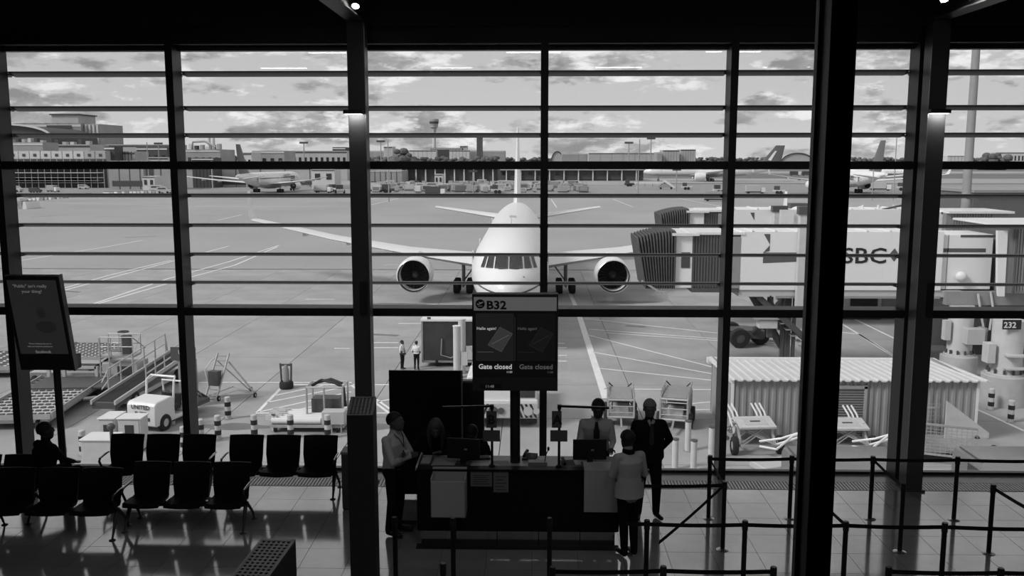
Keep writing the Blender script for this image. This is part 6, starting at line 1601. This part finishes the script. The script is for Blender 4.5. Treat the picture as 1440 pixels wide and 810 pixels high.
    for s, hd in (('l', hl), ('r', hr)):
        e, w = J['e'+s], J['w'+s]; hd = Vector(hd); fd = (w - e).normalized()
        palm = w + fd*.085; up = fd.cross(Vector((1,0,0))) if abs(fd.x) < .8 else fd.cross(Vector((0,0,1)))
        side = fd.cross(up).normalized(); nrm = side.cross(fd).normalized()
        capsule(mb, w, w + fd*.03, .028, .03, 10, .7)
        mb.cbox(w + fd*.055, (.074, .03, .085), Matrix((side, nrm, fd)).transposed())
        hands.append((w, fd, side, nrm, 1 if s == 'l' else -1)); segs.append((w + fd*.02, w + fd*.18, .03, 'skin'))
    me = mb.mesh('body', M_skin); ob = bpy.data.objects.new('body_tmp', me); C.objects.link(ob)
    rm = ob.modifiers.new('r', 'REMESH'); rm.mode = 'VOXEL'; rm.voxel_size = voxel; rm.use_smooth_shade = True
    sm = ob.modifiers.new('s', 'SMOOTH'); sm.factor = .5; sm.iterations = 4
    dg = bpy.context.evaluated_depsgraph_get(); me2 = bpy.data.meshes.new_from_object(ob.evaluated_get(dg)); bpy.data.objects.remove(ob)
    n = len(me2.polygons); cen = np.empty(n*3); me2.polygons.foreach_get('center', cen); cen = cen.reshape(-1, 3)
    best = np.full(n, 1e9); cls = np.zeros(n, int); order = {'skin': 0, 'top': 1, 'leg': 2, 'shoe': 3}
    for a, b, r, c in segs:
        a = np.array(a); b = np.array(b); d = b - a; q = np.clip(((cen-a)@d)/max(d@d, 1e-9), 0, 1)
        ds = np.linalg.norm(cen - (a + q[:, None]*d), axis=1) - r
        u = ds < best; best[u] = ds[u]; cls[u] = order[c]
    co = np.empty(len(me2.vertices)*3); me2.vertices.foreach_get('co', co)
    # fingers and thumbs, closed or relaxed, joined to the same body mesh
    V = [tuple(p) for p in co.reshape(-1, 3)]; Fc = [tuple(p.vertices) for p in me2.polygons]; Mi = cls.tolist()
    if fingers:
        fb = MB()
        for w, fd, side, nrm, sg in hands:
            for k, (off, ln) in enumerate(((-.029, .068), (-.010, .078), (.010, .073), (.028, .058))):
                p = w + fd*.092 + side*off*1.0; path = [p - fd*.02, p + fd*ln*.4, p + fd*ln*.75 - nrm*curl*ln*.35*sg, p + fd*ln*(.95 - .25*curl) - nrm*curl*ln*.8*sg]
                fb.tube(path, [.0095,.009,.008,.006], 6)
            p = w + fd*.035 - side*.034*1; fb.tube([p + side*.01, p + fd*.025 - side*.02, p + fd*.055 - side*.026 - nrm*.01*sg], [.012,.0105,.008], 6)
        o = len(V); V += fb.v; Fc += [tuple(i + o for i in f) for f in fb.f]; Mi += [0]*len(fb.f)
    fin = bpy.data.meshes.new('body'); fin.from_pydata(V, [], Fc)
    for x in (sk, top, leg, M_shoe): fin.materials.append(x)
    fin.polygons.foreach_set('material_index', Mi); fin.polygons.foreach_set('use_smooth', [True]*len(Fc)); fin.update()
    bo = bpy.data.objects.new('body', fin); C.objects.link(bo); bo.parent = t
    # hair
    if hair:
        h = MB(); rings = []
        def cap(k0, drop_back, drop_front, th=.012, side=.0):
            rows = []
            for i in range(8):
                rg = []
                for j in range(20):
                    a = 2*math.pi*j/20; bk = (1 + math.sin(a))/2           # 1 at the back
                    maxph = R(62) + (drop_back*bk + drop_front*(1-bk))
                    ph = maxph*(i+.35)/7.35
                    rg.append(H(math.sin(ph)*math.cos(a)*(.078+th+side), .018+math.sin(ph)*math.sin(a)*(.097+th), .035+math.cos(ph)*(.092+th)))
                rows.append(rg)
            inner = [[hc + (p-hc)*.93 for p in rg] for rg in rows]
            h.loft(rows + inner[::-1], caps=True)
        cap(0, R(62), R(2), .008)
        if hairstyle == 'long':
            for k in range(9):
                a = R(-35 + 250*k/8 - 0); x, y = math.cos(a), math.sin(a)
                if y < -.6: continue
                h.tube([H(x*.075, .018+y*.09, .04), H(x*.095, .02+y*.095, -.06), H(x*.10, .0+y*.085, -.18), H(x*.085,-.02+y*.07,-.33)], [.022,.03,.03,.012], 8)
        if hairstyle == 'bun': h.ell(H(0,.12,.03), .05, 12, 8)
        h.build('hair', hair, t)
    return t, J, H
def tie(t, J, m=M_ink, y=-.135):
    MB().loft([[(-.015,y+.012,z),(.015,y+.012,z),(.015,y-.002,z),(-.015,y-.002,z)] if z > 1.38 else [(-.03,yy+.012,z),(.03,yy+.012,z),(.03,yy-.002,z),(-.03,yy-.002,z)] for z, yy in ((1.43,y+.03),(1.40,y+.015),(1.25,y-.015),(1.08,y),(1.04,y))]).build('tie', m, t)

# 1 man with folded arms, left of the desk
p = gz(557, 751, 0)
t, J, H = person('man in a pale shirt standing with folded arms left of the desk', (p.x, p.y, 0), R(68), dict(
    pel=(.0,.02,.94), sl=(.18,.03,1.40), el=(.24,-.11,1.14), wl=(-.05,-.185,1.20), sr=(-.18,.03,1.40), er=(-.24,-.11,1.12), wr=(.05,-.20,1.13),
    hed=(0,-.03,1.63), kl=(.11,-.01,.5), al=(.12,.04,.09), tl=(.15,-.15,.03), kr=(-.09,.0,.5), ar=(-.10,.06,.09), tr=(-.11,-.13,.03)),
    M_shirt, M_trou, M_skin, M_hair, scale=1.0, head_yaw=R(8), nod=R(-10), curl=.3, build_=1.02)
MB().tube([(-.09,-.05,1.475),(-.05,-.115,1.40),(0,-.15,1.28),(.05,-.115,1.40),(.09,-.05,1.475)], .006, 6).build('lanyard', M_ink, t)
MB().loft([[(r*math.cos(a), .0+r*.8*math.sin(a), z) for a in [2*math.pi*k/16 for k in range(16)]] for r, z in ((.17,.985),(.172,1.0),(.172,1.02),(.168,1.03))], caps=False).build('belt', M_shoe, t)
# 2 long haired woman leaning over the desk
p = gy(612, 640, 12.95)
t, J, H = person('long-haired woman in dark clothes leaning over the desk beside the man', (p.x, 12.98, 0), R(4), dict(
    che=(0,-.14,1.22), nek=(0,-.22,1.36), hed=(.02,-.30,1.46), sl=(.16,-.16,1.31), sr=(-.16,-.16,1.31), el=(.24,-.28,1.10), wl=(.10,-.42,1.13), er=(-.30,-.16,1.14), wr=(-.46,-.30,1.12)),
    M_suit, M_trou, M_skin, M_hairf, 'long', woman=True, nod=R(28), curl=.2, scale=.98, build_=.95)
# 3 seated person behind the left monitor
t, J, H = person('dark-haired person seated behind the left monitor', (chp.x-.02, 12.93, 0), R(0), dict(
    pel=(0,.05,.60), che=(0,.02,.97), nek=(0,-.01,1.14), hed=(-.02,-.05,1.28), sl=(.18,.0,1.06), sr=(-.18,.0,1.06), el=(.25,-.10,.85), wl=(.14,-.33,.88), er=(-.25,-.10,.85), wr=(-.14,-.33,.88),
    hl=(.09,.02,.60), kl=(.12,-.38,.55), al=(.12,-.34,.12), tl=(.13,-.50,.04), hr=(-.09,.02,.60), kr=(-.12,-.38,.55), ar=(-.12,-.34,.12), tr=(-.13,-.50,.04)),
    M_suit, M_trou, M_skind, M_hair, nod=R(25))
# 4 agent with tie, hands on the desk
p = gy(838, 640, 13.0)
t, J, H = person('agent in a pale shirt and dark tie leaning on the desk', (p.x, 12.98, 0), R(-3), dict(
    pel=(0,.02,.97), che=(0,-.07,1.33), nek=(.01,-.10,1.50), hed=(.02,-.15,1.635), sl=(.18,-.06,1.40), sr=(-.18,-.06,1.40), el=(.23,-.10,1.16), wl=(.20,-.32,1.12), er=(-.23,-.10,1.16), wr=(-.18,-.32,1.12),
    hl=(.085,0,.94), hr=(-.085,0,.94)), M_shirt, M_trou, M_skind, M_hair, nod=R(18), build_=1.05, scale=1.03, curl=.2)
MB().loft([[(-w,y+.012,z),(w,y+.012,z),(w,y-.002,z),(-w,y-.002,z)] for z, y, w in ((1.455,-.195,.018),(1.42,-.22,.024),(1.30,-.235,.04),(1.12,-.20,.045),(1.06,-.17,.02))]).build('tie', M_ink, t)
MB().box(.075, .16, -.236, -.228, 1.335, 1.355).build('name_badge', M_white, t)
for s in (-1, 1): MB().tube([(s*.065,-.05,1.50),(s*.05,-.13,1.44),(s*.03,-.235,1.30)], .008, 6).build('lanyard', M_ink, t)
# 5 grey haired man in a dark suit
p = gz(911, 731, 0)
t, J, H = person('grey-haired man in a dark suit standing behind the customer', (p.x, p.y+.06, 0), R(6), dict(
    el=(.31,.06,1.15), wl=(.20,.12,.97), er=(-.25,.03,1.13), wr=(-.25,-.12,.92), sl=(.18,.01,1.385), sr=(-.18,.01,1.385), kl=(.12,-.01,.5), al=(.13,.03,.09), tl=(.17,-.13,.03), kr=(-.12,-.01,.5), ar=(-.13,.03,.09), tr=(-.17,-.13,.03)),
    M_suit, M_suit, M_skin, M_hairg, jacket=True, nod=R(10), head_yaw=R(-8), build_=1.08, scale=1.02)
for s in (-1, 1): MB().prism([(s*.0,1.36),(s*.055,1.47),(s*.02,1.49),(s*.0,1.44)], -.125, -.10, 'y').build('collar', M_shirt, t)
MB().prism([(-.02,1.44),(.02,1.44),(.035,1.16),(0,1.12),(-.035,1.16)], -.165, -.150, 'y').build('tie', mat('tie cloth', .05, .6), t)
for k in range(3): MB().loft([[(r*math.cos(a), r*math.sin(a), z) for a in [2*math.pi*q/12 for q in range(12)]] for r, z in ((.041,0),(.042,.003),(.042,.012),(.041,.015))], caps=False).build('sleeve_stripe', M_grey, t, loc=(-.262+.0*k,-.085+.01*k,.975+.024*k))
# 6 customer with back to the camera
p = gz(880, 782, 0)
t, J, H = person('dark-haired customer in a pale ribbed top facing the desk, back turned', (p.x+.03, p.y, 0), R(200), dict(
    che=(0,-.02,1.27), nek=(0,-.05,1.43), hed=(0,-.08,1.565), sl=(.17,-.02,1.36), sr=(-.17,-.02,1.36), el=(.23,-.06,1.11), wl=(.10,-.28,1.10), er=(-.23,-.02,1.10), wr=(-.16,-.24,1.12),
    kl=(.07,-.01,.5), al=(.07,.03,.09), tl=(.08,-.14,.03), kr=(-.07,-.01,.5), ar=(-.07,.03,.09), tr=(-.08,-.14,.03)),
    M_knit, M_trou, M_skind, M_hair, woman=True, long_top=True, nod=R(14), curl=.6, build_=.98, scale=1.0)
MB().lathe([(.075,-.02),(.085,.0),(.085,.03),(.07,.05)], 16, (0,-.035,1.42)).build('scarf', M_suit, t)
MB().loft([[( (.192+.004*k)*math.cos(a), .0+(.156+.004*k)*math.sin(a), z) for a in [2*math.pi*q/20 for q in range(20)]] for k, z in enumerate((1.04,.95,.85,.84))], caps=False).build('top_hem', M_knit, t)
# 7 seated traveller
p = gy(64, 640, 13.15)
t, J, H = person('seated traveller in a dark jacket looking out of the window', (p.x+.02, 13.12, 0), R(150), dict(
    pel=(0,.05,.53), che=(0,.0,.89), nek=(0,-.01,1.06), hed=(0,-.03,1.21), sl=(.18,.0,.98), sr=(-.18,.0,.98), el=(.24,-.12,.78), wl=(.12,-.36,.66), er=(-.24,-.12,.78), wr=(-.12,-.36,.66),
    hl=(.09,.02,.52), kl=(.14,-.42,.52), al=(.14,-.42,.10), tl=(.15,-.58,.03), hr=(-.09,.02,.52), kr=(-.12,-.42,.52), ar=(-.12,-.42,.10), tr=(-.13,-.58,.03)),
    M_suit, M_trou, M_skind, M_hair, jacket=True, head_yaw=R(-20))
# 8, 9 apron workers
for k, (px, py, lb, rz_) in enumerate(((566, 519, 'apron worker in a pale vest seen side-on, nearer the left', R(70)), (586, 520, 'apron worker in a pale vest with back to the terminal', R(175)))):
    p = gg(px, py)
    t, J, H = person(lb, (p.x, p.y, G), rz_, dict(el=(.27,.0,1.15), wl=(.17,-.10,.98), er=(-.27,.0,1.15), wr=(-.17,-.10,.98)), M_vest, M_trou, M_skind, M_hair, scale=.92, sleeve_short=True, voxel=.02, fingers=True)
    for z in (1.08, 1.22):
        MB().loft([[(.185*math.cos(a), .135*math.sin(a), z+d) for a in [2*math.pi*q/16 for q in range(16)]] for d in (0,.05)], caps=False).build('reflective_band', mat('grey tape', .35, .4), t)
